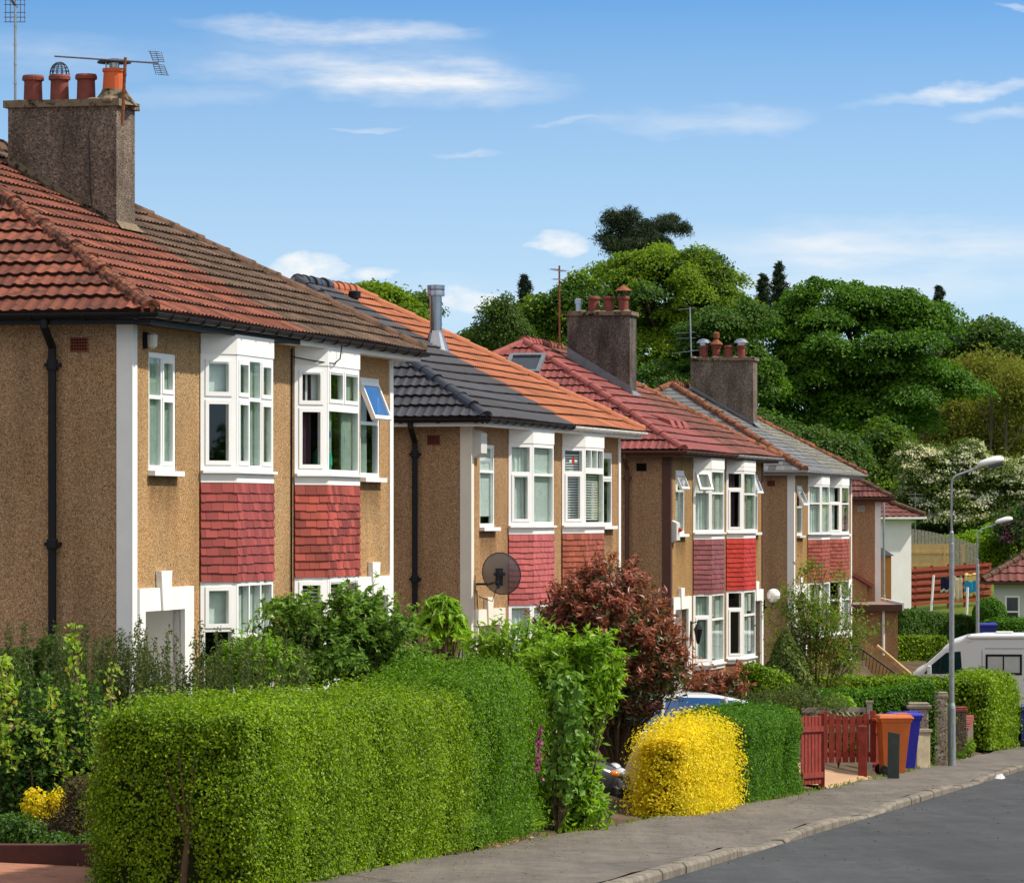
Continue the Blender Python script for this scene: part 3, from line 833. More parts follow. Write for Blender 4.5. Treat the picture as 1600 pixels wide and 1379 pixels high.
def hedge(label, A, B, w, hs, n, L, Wd, mat, seed, r=.22, lump=.05, core=CORE, jit=.55, cat='hedge', group=None, depth=.10, stems=0, ragged=.04, mats=None, gaps=0.0, trunk=False):
    rng = np.random.default_rng(seed)
    A = np.array(A[:2], dtype=float); B = np.array(B[:2], dtype=float); Ls = np.linalg.norm(B - A); u = (B - A) / Ls; v = np.array([-u[1], u[0]])
    hx = np.linspace(0, Ls, len(hs)); hm = float(np.mean(hs)); h2 = np.array([Ls / 2, w / 2, hm / 2])
    ar = np.array([Ls * hm, Ls * hm, Ls * w, w * hm, w * hm]); f = rng.choice(5, n, p=ar / ar.sum())
    U = rng.uniform(-1, 1, (n, 3)) * h2
    U[f == 0, 1] = -h2[1]; U[f == 1, 1] = h2[1]; U[f == 2, 2] = h2[2]; U[f == 3, 0] = -h2[0]; U[f == 4, 0] = h2[0]
    inn = np.clip(U, -h2 + r, h2 - r); inn[:, 2] = np.clip(U[:, 2], -h2[2], h2[2] - r)
    D = U - inn; bad = np.linalg.norm(D, axis=1) < 1e-6; D[bad] = [0, 0, 1]; D = unit(D)
    Q = inn + D * r
    off = lump * .8 * wob(Q, 1.0, seed + 5) + lump * .8 * wob(Q, 2.4, seed) + lump * .5 * wob(Q, 5.7, seed + 3) + ragged * rng.random(n) ** 6 * 2.0 - depth * rng.random(n) ** 1.5
    Q = Q + D * off[:, None]
    Q[:, 2] = (Q[:, 2] / hm + .5)
    if gaps:
        low = np.clip(1 - (U[:, 2] / hm + .5) * 1.1, 0, 1)
        keep = ~((wob(inn + D * r, 3.1, seed + 9) + .5 * wob(inn + D * r, 8.0, seed) > .85 - gaps * low) & (rng.random(n) < .8))
        if trunk: keep &= ~((Q[:, 2] < .30) & (np.abs(Q[:, 1] + .10) < .16 - .3 * Q[:, 2]) & (Q[:, 0] < -Ls / 2 + .2) & (rng.random(n) < .85))
        Q, D = Q[keep], D[keep]; n = len(Q)
    def place(Q):
        s = Q[:, 0] + Ls / 2; H_ = np.interp(s, hx, hs)
        c = A + np.outer(s, u) + np.outer(Q[:, 1], v)
        mid = A + np.outer(s, u)
        z = land(mid[:, 0], mid[:, 1]) + Q[:, 2] * H_
        return np.column_stack([c, z])
    P = place(Q); N = D[:, :1] * np.array([u[0], u[1], 0]) + D[:, 1:2] * np.array([v[0], v[1], 0]) + D[:, 2:] * np.array([0, 0, 1])
    N = N + np.array([0, 0, .35])
    mb = MB()
    leaves(mb, P, N, L, Wd, rng, jit, 0)
    # twiggy inside
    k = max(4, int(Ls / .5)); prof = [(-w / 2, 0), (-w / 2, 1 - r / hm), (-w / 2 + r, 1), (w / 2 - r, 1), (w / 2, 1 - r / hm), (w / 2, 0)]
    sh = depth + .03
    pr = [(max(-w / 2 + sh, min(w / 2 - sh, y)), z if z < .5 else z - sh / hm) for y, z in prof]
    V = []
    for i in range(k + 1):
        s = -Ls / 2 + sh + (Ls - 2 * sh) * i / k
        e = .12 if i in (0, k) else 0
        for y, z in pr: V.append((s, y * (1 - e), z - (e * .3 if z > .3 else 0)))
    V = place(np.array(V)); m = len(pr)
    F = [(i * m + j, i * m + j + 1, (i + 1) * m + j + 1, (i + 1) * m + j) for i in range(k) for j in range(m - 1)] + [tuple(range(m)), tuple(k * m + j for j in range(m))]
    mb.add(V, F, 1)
    for i in range(stems):
        s = rng.uniform(0, Ls); c = A + u * s + v * rng.uniform(-w * .3, w * .3); b = onland(c[0], c[1], -.05)
        mb.tube([b, b + Vector((rng.uniform(-.06, .06), rng.uniform(-.06, .06), .25)), b + Vector((rng.uniform(-.2, .2), rng.uniform(-.2, .2), .6))], [.03, .024, .015], 6, 2)
    if trunk:
        c = A + u * .05 - v * .10; b = onland(c[0], c[1], -.05)
        mb.tube([b, b + Vector((.02, .0, .28)), b + Vector((.05, .0, .5))], [.036, .03, .026], 8, 2)
        for dx, dz in ((-.20, .6), (-.08, .75), (.06, .8), (.26, .55)): mb.tube([b + Vector((.05, 0, .48)), b + Vector((.05 + dx * .4, -.02, .48 + dz * .45)), b + Vector((.05 + dx, 0, .48 + dz))], [.02, .014, .005], 6, 2)
    o = mb.build('hedge', [mat, core, TWIG]); tag(o, label, cat, group); return o

def stems_mesh(base, tips, r0, rng, mb=None, bend=.15, seg=6):
    mb = mb or MB()
    for t in tips:
        b = Vector(base); t = Vector(t); d = t - b
        pts = [b + d * f + Vector((rng.normal(), rng.normal(), 0)) * bend * d.length * .3 * math.sin(f * 3.14) for f in (0, .35, .7, 1)]
        pts[1] += Vector((0, 0, d.length * .07))
        mb.tube(pts, [r0, r0 * .75, r0 * .5, r0 * .2], seg)
    return mb

def plant(name, label, cat, base, fol, stem=None, fmats=None, smat=None, group=None):
    H = thing(name, label, cat, base, 0, group)
    T = Matrix.Translation(-Vector(base))
    if stem is not None and stem.n: 
        stem.V = [xf(v, T) for v in stem.V]; stem.build('stem', smat or TWIG, H)
    if fol is not None:
        fol.V = [xf(v, T) for v in fol.V]; fol.build('foliage', fmats, H)
    return H

def tree(label, base, blobs, sub, per, L, Wd, mats, seed, cat='tree', trunk_r=.4, group=None, name='tree', flat=.6, cover=1.0, inner=.55, crown='crown', pick=None, limbs=14, below=-.55, bark=None, jit=.55):
    rng = np.random.default_rng(seed); base = Vector(base)
    fb = MB(); cs = clumps(fb, blobs, sub, per, L, Wd, rng, 0, flat, cover, inner, mats=pick, below=below, jit=jit)
    H = thing(name, label, cat, base, 0, group); T = Matrix.Translation(-base)
    tb = MB(); c0 = Vector(blobs[0][0]); r0 = blobs[0][1]
    top = Vector((c0.x, c0.y, c0.z + r0[2] * .35)); fork = base.lerp(top, .42)
    tb.tube([base - Vector((0, 0, .4)), base.lerp(fork, .5) + Vector((rng.normal() * .1, 0, 0)), fork, fork.lerp(top, .6) + Vector((rng.normal() * .3, rng.normal() * .3, 0)), top], [trunk_r * 1.25, trunk_r, trunk_r * .85, trunk_r * .5, trunk_r * .12], 9)
    if cs:
        for i in rng.choice(len(cs), min(limbs, len(cs)), replace=False):
            q = Vector(cs[i]); s = base.lerp(top, rng.uniform(.35, .8)); d = q - s
            tb.tube([s, s + d * .4 + Vector((0, 0, d.length * .08)), s + d * .75 + Vector((0, 0, d.length * .05)), q], [trunk_r * .32, trunk_r * .24, trunk_r * .14, trunk_r * .04], 6)
    tb.V = [xf(v, T) for v in tb.V]; tb.build('trunk', bark or BARK, H)
    fb.V = [xf(v, T) for v in fb.V]; fb.build(crown, mats, H)
    return H

def E(px, py, rx, ry, d, depth=None):
    """ellipsoid seen at a photo pixel d metres away -> (centre, radii in metres)"""
    k = d / FOC; return (tuple(W(px, py, d)), (rx * k, (depth or rx) * k, ry * k))

LF = {}
LF['privet'] = leaf('privet leaf', (.048, .120, .002), (.27, .41, .004), None, .30, .5, .22, .8)
LF['privet_mid'] = leaf('mid green privet leaf', (.036, .105, .003), (.17, .33, .006), None, .30, .5, .22, .8)
LF['privet_dark'] = leaf('darker privet leaf', (.030, .105, .004), (.11, .26, .008), None, .30, .5, .22, 1.0)
LF['yellow'] = leaf('golden leaf', (.60, .46, .008), (.98, .80, .015), None, .4, .5, .3, 1.5, 1.05)
LF['photinia'] = leaf('red leaf', (.14, .075, .036), (.46, .12, .085), (.68, .25, .19), .38, .4, .45, 1.4, 1.0)
LF['photinia2'] = leaf('dark green red leaf', (.055, .085, .025), (.15, .13, .045), (.26, .09, .06), .3, .4, .4, 1.4)
LF['elder'] = leaf('elder leaf', (.09, .19, .03), (.21, .35, .045), None, .4, .6, .25, 1.6)
LF['laurel'] = leaf('fresh laurel leaf', (.12, .26, .010), (.31, .50, .02), None, .42, .45, .4, 1.4)
LF['lime'] = leaf('lime green leaf', (.16, .30, .02), (.36, .50, .05), (.45, .33, .08), .45, .5, .3, 1.4)
LF['dark'] = leaf('deep green leaf', (.035, .09, .012), (.095, .195, .02), None, .35, .55, .3, 1.3)
LF['broom'] = leaf('dull olive leaf', (.055, .085, .025), (.13, .17, .045), None, .3, .6, .2, 1.5)
LF['heather'] = leaf('withered brown leaf', (.06, .042, .03), (.16, .115, .07), None, .2, .8, .1, 1.5, 1.0)
LF['conifer'] = leaf('conifer leaf', (.08, .125, .03), (.17, .23, .055), (.25, .28, .08), .2, .7, .2, 2.0)
LF['rowan'] = leaf('rowan leaf', (.09, .18, .02), (.22, .34, .04), (.26, .12, .02), .42, .55, .25, 1.5)
LF['ivy'] = leaf('maple leaf', (.10, .22, .03), (.20, .36, .05), None, .35, .45, .35, 1.0)
LF['limetree'] = leaf('yellow green tree leaf', (.085, .165, .006), (.22, .32, .012), None, .42, .55, .25, .35)
LF['sycamore'] = leaf('sycamore leaf', (.030, .095, .006), (.11, .24, .012), None, .36, .55, .3, .25)
LF['sycamore_tip'] = leaf('fresh sycamore leaf', (.042, .118, .007), (.125, .255, .014), None, .38, .55, .25, .3)
LF['darktree'] = leaf('dark broad leaf', (.028, .08, .008), (.09, .18, .016), None, .35, .55, .3, .3)
LF['birch'] = leaf('birch leaf', (.05, .10, .02), (.12, .19, .035), None, .4, .55, .25, .4)
LF['pine'] = leaf('pine needle', (.02, .04, .02), (.06, .085, .04), None, .12, .7, .15, .5)
LF['spruce'] = leaf('spruce needle', (.02, .04, .028), (.05, .075, .05), None, .12, .7, .15, .5)
LF['olive'] = leaf('olive spring leaf', (.11, .135, .018), (.24, .26, .04), (.24, .18, .08), .4, .65, .15, .15)
LF['haw'] = leaf('hawthorn leaf', (.07, .12, .02), (.16, .22, .04), None, .4, .55, .25, .5)
LF['bloom'] = leaf('cream blossom', (.62, .62, .46), (.85, .84, .70), None, .3, .7, .1, .6, .9)
LF['purple'] = leaf('purple blossom', (.28, .05, .22), (.45, .12, .36), None, .3, .6, .2, 1.0, 1.0)
LF['foxglove'] = leaf('foxglove bell', (.40, .06, .25), (.62, .16, .42), None, .3, .5, .2, 1.0, 1.0)
LF['grass'] = leaf('grass blade', (.10, .19, .01), (.26, .36, .03), None, .4, .6, .2, 1.0)
# ------------------------------------------------------------------ the houses
f1 = lambda *r: [(1, list(r))]
ONE = f1((.36, 'sv'), (.64, 's')); ONEF = f1((.36, 'f'), (.64, 'f')); OPENT = f1((.34, 'o'), (.66, 'f'))
TRI = [(.33, [(.36, 's'), (.64, 's')]), (.34, [(.36, 'f'), (.64, 'f')]), (.33, [(.36, 's'), (.64, 's')])]
TRIF = [(.33, [(.42, 'f'), (.58, 'f')])] * 3
TWO = [(.5, [(.36, 'f'), (.64, 'f')]), (.5, [(.34, 's'), (.66, 's')])]
TOP2 = ('stack', .38, [(.5, [(1, 'sv')]), (.5, [(1, 'sv')])], f1((1, 'f')))
TOP3 = ('stack', .30, [(.33, [(1, 'f')])] * 3, f1((1, 'f')))
LEAD = f1((.30, 'lead'), (.70, 's'))
NET, DR, BL, DD = MAT['net'], MAT['drape'], MAT['blind'], MAT['darkdrape']
MAT['brick'] = dull('red brick base', (.25, .11, .06), .9, .1, 0, .3, 9, .4, 30)
S1 = dict(wall=MAT['dash'], quoin=(MAT['white'], MAT['white']), roof=(MAT['t_red'], MAT['t_brown']), ridge=(MAT['r_red'], MAT['r_brown']),
          rooflab=('weathered red tiled half of the roof', 'mossy brown tiled half of the roof'),
          fascia=(MAT['black'], MAT['white']), gutter=(MAT['black'], MAT['black']), pipe=MAT['black'], vent=MAT['vent'], porch=(MAT['white'], MAT['white']),
          chim=dict(top=8.2, mat=MAT['render_grey'], pots=[(2.09, 'orange'), (2.46, 'plain'), (2.81, 'cage'), (3.16, 'plain')]),
          small_near=dict(cols=TWO, cur=[('net', DR)]), small_far=dict(cols=f1((.45, 'ob'), (.55, 'f')), cur=[('half', DR)]),
          bay_near=dict(tiles='h_crimson', up=(ONE, TRI, ONE), down=(f1((.36, 's'), (.64, 'f')), TRIF, ONEF), cur_up=[('net', (1,), DR), ('roller', (0,), NET)], cur_down=[('net', (1,), NET), ('roller', (0,), NET)]),
          bay_far=dict(tiles='h_redmix', up=(ONE, TOP2, ONE), down=(f1((.4, 's'), (.6, 's')), TOP2, ONEF), cur_up=[('drape', (1,), DR), ('half', (0,), DD), ('roller', (0,), BL)], cur_down=[('slats', (0, 1), BL)]))
S2 = dict(wall=MAT['dash2'], quoin=(MAT['cream'], MAT['white']), roof=(MAT['t_black'], MAT['t_orange']), ridge=(MAT['r_black'], MAT['r_orange']),
          rooflab=('charcoal tiled half of the roof', 'new orange tiled half of the roof'),
          fascia=(MAT['white'], MAT['white']), gutter=(MAT['black'], MAT['whitegut']), pipe=MAT['black'], vent=MAT['vent'], porch=(MAT['cream'], MAT['white']), ds=.0375, gauge=.29,
          small_near=dict(cols=f1((.30, 'f'), (.70, 'f')), cur=[('long', NET)], sill=MAT['white']), small_far=dict(cols=f1((.36, 's'), (.64, 'f')), cur=[('half', DR)]),
          bay_near=dict(tiles='h_pink', rows=12, up=(f1((.34, 'f'), (.66, 'sv')), ONEF, ONEF), down=(ONEF, ONEF, ONEF), cur_up=[('net', (0, 1), NET)], cur_down=[('net', (0, 1), NET)]),
          bay_far=dict(tiles='h_rust', rows=12, up=(LEAD, TOP3, ONE), down=(LEAD, TOP3, ONE), cur_up=[('slats', (0, 1), BL)]))
S3 = dict(wall=MAT['dash3'], quoin=(MAT['brown_paint'], MAT['brown_paint']), roof=(MAT['t_maroon'], MAT['t_mossred']), ridge=(MAT['r_maroon'], MAT['r_moss']),
          rooflab=('maroon tiled half of the roof', 'mossy maroon tiled half of the roof'),
          fascia=(MAT['brown_paint'], MAT['brown_paint']), gutter=(MAT['brown_paint'], MAT['greygut']), pipe=MAT['brown_paint'], vent=MAT['void'], porch=(MAT['white'], MAT['white']), ds=.05, gauge=.31, base=MAT['brick'],
          chim=dict(flash=(.22, .30), top=8.44, mat=MAT['render_dark'], pots=[(2.16, 'cone'), (2.5, 'plain'), (2.84, 'plain'), (3.18, 'flue')]),
          small_near=dict(cols=f1((.30, 'o'), (.70, 'f')), cur=[('half', NET)], sill=MAT['white']), small_far=dict(cols=OPENT, cur=[]),
          bay_near=dict(tiles='h_mauve', up=(OPENT, ONEF, ONEF), down=(f1((.30, 'f'), (.70, 's')), ONEF, ONEF), cur_up=[('net', (0,), NET), ('drape', (1,), NET)], cur_down=[('net', (0,), DR), ('drape', (1,), NET)]),
          bay_far=dict(tiles='h_scarlet', up=(f1((.26, 'f'), (.74, 's')), ONEF, OPENT), down=(f1((.24, 'f'), (.76, 's')), ONEF, ONE), split=True, cur_up=[('half', (0,), DD), ('drape', (1,), DR)], cur_down=[('half', (1,), NET)]))
S4 = dict(wall=MAT['dash3'], quoin=(MAT['white'], MAT['white']), roof=(MAT['t_slate'], MAT['t_slategreen']), ridge=(MAT['r_moss'], MAT['r_red']), slate=True,
          rooflab=('dark grey slated half of the roof', 'lichened grey slated half of the roof'),
          fascia=(MAT['greygut'], MAT['greygut']), gutter=(MAT['greygut'], MAT['greygut']), vent=MAT['vent'], porch=(MAT['white'], MAT['white']),
          chim=dict(flash=(.12, .16), top=8.5, y1=3.72, mat=MAT['render_grey'], pots=[(2.34, 'lid'), (2.70, 'plain'), (3.05, 'tallcone'), (3.41, 'lid')]),
          small_near=dict(cols=f1((.42, 'o'), (.58, 'f')), cur=[], sill=MAT['greyplastic']), small_far=dict(cols=ONE, cur=[]),
          bay_near=dict(tiles='h_brick', up=(ONEF, ONEF, ONEF), down=(ONEF, ONEF, ONEF), sillm=MAT['lead'], cur_up=[('net', (0, 1), NET)], cur_down=[('drape', (0, 1), NET)]),
          bay_far=dict(tiles='h_brick', up=(f1((.33, 'f'), (.67, 's')), ONEF, ONE), down=(ONEF, ONEF, ONE), cur_up=[('half', (0,), NET)]))
S5 = dict(wall=MAT['dash2'], quoin=(MAT['white'], MAT['white']), roof=(MAT['t_brownred'], MAT['t_brownred']), ridge=(MAT['r_brown'], MAT['r_brown']), full=False,
          fascia=(MAT['brown_paint'], MAT['brown_paint']), gutter=(MAT['brown_paint'], MAT['brown_paint']), ds=.05, gauge=.3, vent=MAT['greyplastic'])
H1 = house('nearest pebbledashed semi with a half red, half brown tiled roof and four chimney pots', -4.25, 50.0, .22, -3.10, S1, 1)
H2 = house('pebbledashed semi with a half charcoal, half orange tiled roof and a steel flue', -.667, 71.8, .226, -3.80, S2, 2)
H3 = house('pebbledashed semi with a maroon roof and one scarlet hung-tile bay', 3.30, 93.6, .2185, -4.0, S3, 3)
H4 = house('pebbledashed semi with a grey slate roof edged in red ridge tiles', 7.54, 120.0, .205, -4.15, S4, 4)
H5 = house('farthest tan pebbledashed house with a maroon roof, beside the flat-roofed garage', 11.75, 143.0, .05, -4.79, S5, 5, name='pebbledash_house')
# small lean-to on the side wall of the farthest house
mb = MB(); mb.prism([(-1.3, .25, 2.50), (-1.3, 2.4, 3.75), (-1.3, 2.4, 3.87), (-1.3, .25, 2.62)], (1.28, 0, 0)); mb.build('lean_to_roof', MAT['r_maroon'], H5)
mb = MB(); mb.prism([(-1.2, .45, -1), (-1.2, 2.3, -1), (-1.2, 2.3, 3.66), (-1.2, .45, 2.58)], (1.19, 0, 0)); mb.build('lean_to', MAT['dash2'], H5)

# fittings fixed to the houses
def part(H, name, mats, fn, parent=None, **k):
    b = MB(); fn(b); return b.build(name, mats, parent or H, **k)
part(H1, 'security_light', [MAT['black'], MAT['greyplastic']], lambda b: (b.box(.42, .55, -.05, -.001, 4.98, 5.16, 0), b.lathe((.485, -.09, 5.07), [(.03, -.09), (.06, -.07), (.065, .06), (.03, .085)], 12, 1)))
part(H1, 'cable', MAT['black'], lambda b: b.tube([(6.62, -.02, 5.2), (6.63, -.015, 4.0), (6.6, -.02, 2.4), (6.62, -.018, .2)], .013, 6))
part(H1, 'cable', MAT['black'], lambda b: b.tube([(7.6, -.42, 5.33), (7.55, -.40, 5.1), (7.3, -.39, 5.03), (6.9, -.2, 5.06), (6.62, -.02, 5.1)], .009, 5))
part(H1, 'chimney_cable', MAT['cowl'], lambda b: b.tube([(5.515, 2.3, 7.9), (5.512, 2.28, 7.2), (5.515, 2.22, 6.5), (5.515, 2.2, 6.0)], .006, 5))
part(H1, 'red_valley_gutter', dull('crimson painted metal', (.2, .02, .03), .5, .3), lambda b: b.prism([(1.6, 3.3, 7.36), (2.4, 3.3, 7.30), (2.4, 3.6, 7.45), (1.6, 3.6, 7.5)], (0, 0, .09)))
part(H2, 'flue', MAT['steel'], lambda b: (b.lathe((6.0, 2.07, 6.6), [(.30, -.12), (.27, -.02), (.12, .38), (.11, .42)], 18), b.lathe((6.0, 2.07, 6.95), [(.105, 0), (.105, .70), (.11, .70), (.11, .72)], 18), b.lathe((6.0, 2.07, 7.62), [(.07, 0), (.155, .0), (.155, .03), (.15, .10), (.155, .12), (.155, .19), (.04, .2)], 20)))
part(H2, 'roof_vent', MAT['black'], lambda b: b.lathe((6.05, 3.55, 7.3), [(.07, -.1), (.07, .3), (.11, .3), (.11, .42), (.03, .44)], 12))
part(H2, 'alarm_box', MAT['greyplastic'], lambda b: b.prism([(.06, -.001, 4.72), (.06, -.001, 5.2), (.06, -.16, 5.12), (.06, -.16, 4.80)], (.42, 0, 0)))
part(H3, 'alarm_box', [MAT['greyplastic'], MAT['h_scarlet']], lambda b: (b.prism([(.06, -.001, 3.42), (.06, -.001, 3.9), (.06, -.13, 3.84), (.06, -.13, 3.48)], (.4, 0, 0)), b.sphere((.3, -.16, 3.7), .05, 8, 1)))
part(H3, 'wall_lantern', [MAT['black'], MAT['greyplastic']], lambda b: (b.box(2.06, 2.12, -.08, -.051, 1.35, 1.75), b.tube([(2.09, -.08, 1.7), (2.09, -.2, 1.74), (2.09, -.22, 1.66)], .015, 6), b.lathe((2.09, -.22, 1.3), [(.04, 0), (.09, .25), (.1, .27), (.03, .40), (.01, .45)], 8), b.lathe((2.09, -.22, 1.26), [(.02, 0), (.045, .05)], 8)))
part(H3, 'globe_lamp', [MAT['black'], MAT['upvc']], lambda b: (b.box(HW - .02, HW + .04, -.06, -.03, 1.78, 2.02), b.tube([(HW, -.05, 1.85), (HW, -.22, 1.84), (HW, -.25, 1.95)], .018, 6), b.sphere((HW, -.26, 2.12), .165, 18, 1)))
def skylight(b):
    T = Matrix(((.8725, 0, -.4886, 2.55), (0, -1, 0, 4.15), (.4886, 0, .8725, EAVE + PITCH * 2.9 + .04), (0, 0, 0, 1)))
    b.box(0, .85, 0, .08, 0, .10, 0, T); b.box(0, .85, .72, .80, 0, .10, 0, T); b.box(0, .08, .08, .72, 0, .10, 0, T); b.box(.77, .85, .08, .72, 0, .10, 0, T)
    b.box(.08, .77, .08, .72, .02, .06, 1, T)
part(H3, 'skylight', [MAT['lead'], dull('dark skylight glass', (.02, .025, .03), .1, .6)], skylight)
for i in range(3):
    part(H3, 'roof_vent_tile', MAT['r_maroon'], lambda b: b.prism([(3.3 + .75 * i, .55, EAVE + PITCH * .9 + .03), (3.3 + .75 * i, 1.05, EAVE + PITCH * 1.4 + .05), (3.3 + .75 * i, .62, EAVE + PITCH * .97 + .15)], (.45, 0, 0)))

# ------------------------------------------------------------------ aerials and dish
def yagi(label, foot, mast_top, boom_a, boom_b, n, half, mmat, refl=True, el_dir=(0, 1, 0), extra=()):
    foot = Vector(foot); H = thing('tv_aerial', label, 'aerial', foot)
    lc = lambda v: Vector(v) - foot
    b = MB(); b.tube([(0, 0, 0), lc(mast_top)], .02, 8)
    for f in (.25, .5, .75): b.lathe(lc(foot.lerp(Vector(mast_top), f)), [(.024, -.02), (.024, .02)], 8)
    b.build('mast', mmat, H)
    for (A, B_, n_, h_) in ((boom_a, boom_b, n, half),) + tuple(extra):
        b = MB(); A = lc(A); B_ = lc(B_); b.tube([A, B_], .011, 6); e = Vector(el_dir)
        for i in range(n_):
            c = A.lerp(B_, (i + .5) / n_); hh = h_ * (.75 + .25 * i / n_)
            b.tube([c - e * hh, c + e * hh], .006, 5)
        b.build('boom', MAT['alu'], H)
    if refl:
        b = MB(); d = (lc(boom_b) - lc(boom_a)).normalized(); c = lc(boom_b); up = Vector((0, 0, 1))
        for sgn in (1, -1):
            for i in range(6):
                o = up * sgn * (.02 + i * .024) + d * (.02 * i * -sgn * .6)
                b.tube([c + o - d * .07, c + o + d * .07], .005, 5)
            for k in (-.07, 0, .07): b.tube([c + up * sgn * .02 + d * k, c + up * sgn * .145 + d * (k - .04 * sgn)], .005, 5)
        b.build('reflector', MAT['alu'], H)
    return H
d1 = 55.2
yagi('long boom aerial on a rusty mast clamped to the nearest chimney', W(191, 196, d1), W(196, 90, d1), W(85, 88, d1), W(248, 99, d1), 26, .05, MAT['rust'], el_dir=(.35, -.93, 0))
def grid_aerial(label, foot, top, w, rows, mm):
    foot = Vector(foot); H = thing('tv_aerial', label, 'aerial', foot); t = Vector(top) - foot
    b = MB(); b.tube([(0, 0, -.05), t], .018, 8)
    for f in (.2, .4, .6, .8): b.lathe(t * f, [(.022, -.015), (.022, .015)], 8)
    b.build('mast', mm, H)
    b = MB()
    for k, z in enumerate(rows):
        b.tube([t + Vector((-w * 1.1, 0, z)), t + Vector((w, 0, z))], .006, 5)
    for x in (-.95, -.5, 0, .5, .9): b.tube([t + Vector((w * x, 0, min(rows))), t + Vector((w * x, 0, max(rows)))], .005, 5)
    b.tube([t + Vector((-.1 * w, -.35, .05)), t + Vector((-.1 * w, .25, .02))], .02, 6)
    b.build('reflector', MAT['alu'], H); return H
d1 = 56.9
grid_aerial('tall thin aerial mast with a grid head left of the nearest chimney pots', W(24, 160, d1), W(24, 10, d1), .13, [-.20, -.14, -.08, .02, .08, .14], MAT['galv'])
d3 = 100.6
yagi('rusty aerial mast left of the sooty chimney', W(874, 540, d3), W(874, 415, d3), W(861, 420, d3), W(884, 424, d3), 6, .22, MAT['rust'], False, (.5, .8, .1), extra=((W(864, 436, d3), W(884, 437, d3), 5, .16),))
d4 = 126.9
yagi('pale aerial stack beside the four pots of the slate-roofed house', W(1081, 585, d4), W(1078, 480, d4), W(1060, 484, d4), W(1086, 481, d4), 5, .14, MAT['galv'], False, (.6, -.7, 0),
     extra=((W(1055, 521, d4), W(1086, 519, d4), 5, .16), (W(1057, 529, d4), W(1086, 528, d4), 4, .16), (W(1052, 552, d4), W(1090, 547, d4), 7, .2)))
yagi('aerial on a thin pole behind the white house', W(1430, 832, 186), W(1430, 768, 186), W(1420, 772, 186), W(1438, 772, 186), 5, .3, MAT['alu'], False, (.7, .6, 0), extra=((W(1421, 778, 186), W(1437, 778, 186), 4, .3),))

def dish():
    c = W(781, 899, 71.9); H = thing('satellite_dish', 'round grey mesh satellite dish on the front of the charcoal-roofed semi', 'satellite dish', c)
    n = NT('grey perforated dish'); t = n.new('ShaderNodeBsdfTransparent'); b = n.bsdf((.14, .14, .145), .5, .4)
    mx = n.new('ShaderNodeMixShader'); mx.inputs[0].default_value = .86; n.link(t.outputs[0], mx.inputs[1]); n.link(b, mx.inputs[2]); dm = n.done(mx.outputs[0])
    R_ = Matrix.Rotation(math.radians(-14), 4, 'Z') @ Matrix.Rotation(math.radians(-90 + 17), 4, 'X')
    m = MB(); prof = [(.34 * k / 8, .11 * (k / 8) ** 2) for k in range(9)]; prof[0] = (.004, 0)
    V = []; seg = 28
    for r, z in prof:
        for k in range(seg): V.append((r * math.cos(6.28318 * k / seg) * .93, r * math.sin(6.28318 * k / seg) * 1.04, z))
    m.add(xf(np.array(V), R_), [(i * seg + k, i * seg + (k + 1) % seg, (i + 1) * seg + (k + 1) % seg, (i + 1) * seg + k) for i in range(8) for k in range(seg)])
    m.build('reflector', dm, H, smooth=True)
    m = MB(); rim = [tuple(xf(np.array([[.34 * math.cos(t) * .93, .34 * math.sin(t) * 1.04, .11]]), R_)[0]) for t in np.linspace(0, 6.28318, 29)]
    m.tube(rim, .008, 5, 0, False); m.build('rim', MAT['cowl'], H)
    m = MB(); wl = W(745, 912, 72.2) - c
    m.box(wl.x - .06, wl.x - .02, wl.y - .1, wl.y + .1, wl.z - .14, wl.z + .14); m.tube([wl + Vector((-.03, 0, 0)), wl + Vector((.2, -.1, .0)), Vector((-.03, -.16, -.1)), Vector((-.0, -.12, .08))], .02, 8)
    m.box(-.07, .05, -.13, -.03, -.16, .12); m.box(-.1, .09, -.16, -.1, .0, .05); m.box(-.04, .0, -.17, -.12, -.2, .06)
    m.build('bracket', MAT['cowl'], H)
    m = MB(); m.tube([wl + Vector((0, 0, -.1)), wl + Vector((.02, 0, -.5)), wl + Vector((.01, 0, -.8))], .008, 5); m.tube([Vector((-.02, -.1, -.1)), wl + Vector((.25, -.1, -.28)), wl + Vector((.03, 0, -.2))], .007, 5)
    m.build('cable', MAT['black'], H)
dish()
# ornament on the sill of the far upper bay of the nearest house
T1 = Matrix.Translation((-4.25, 50, -3.10)) @ Matrix.Rotation(math.atan2(math.sqrt(1 - .22 ** 2), .22), 4, 'Z')
p = T1 @ Vector((7.42, -.20, 3.65)); H = thing('ornament', 'teal vase with a round blue top behind the second upper bay window', 'ornament', p)
mb = MB(); mb.lathe((0, 0, 0), [(.09, 0), (.13, .1), (.12, .24), (.05, .34), (.04, .38)], 14); mb.build('vase', dull('teal glaze', (.02, .35, .24), .4, .4), H)
mb = MB(); mb.sphere((0, 0, .48), .11, 12); mb.build('bloom', dull('deep blue petals', (.02, .07, .30), .6, .2), H)

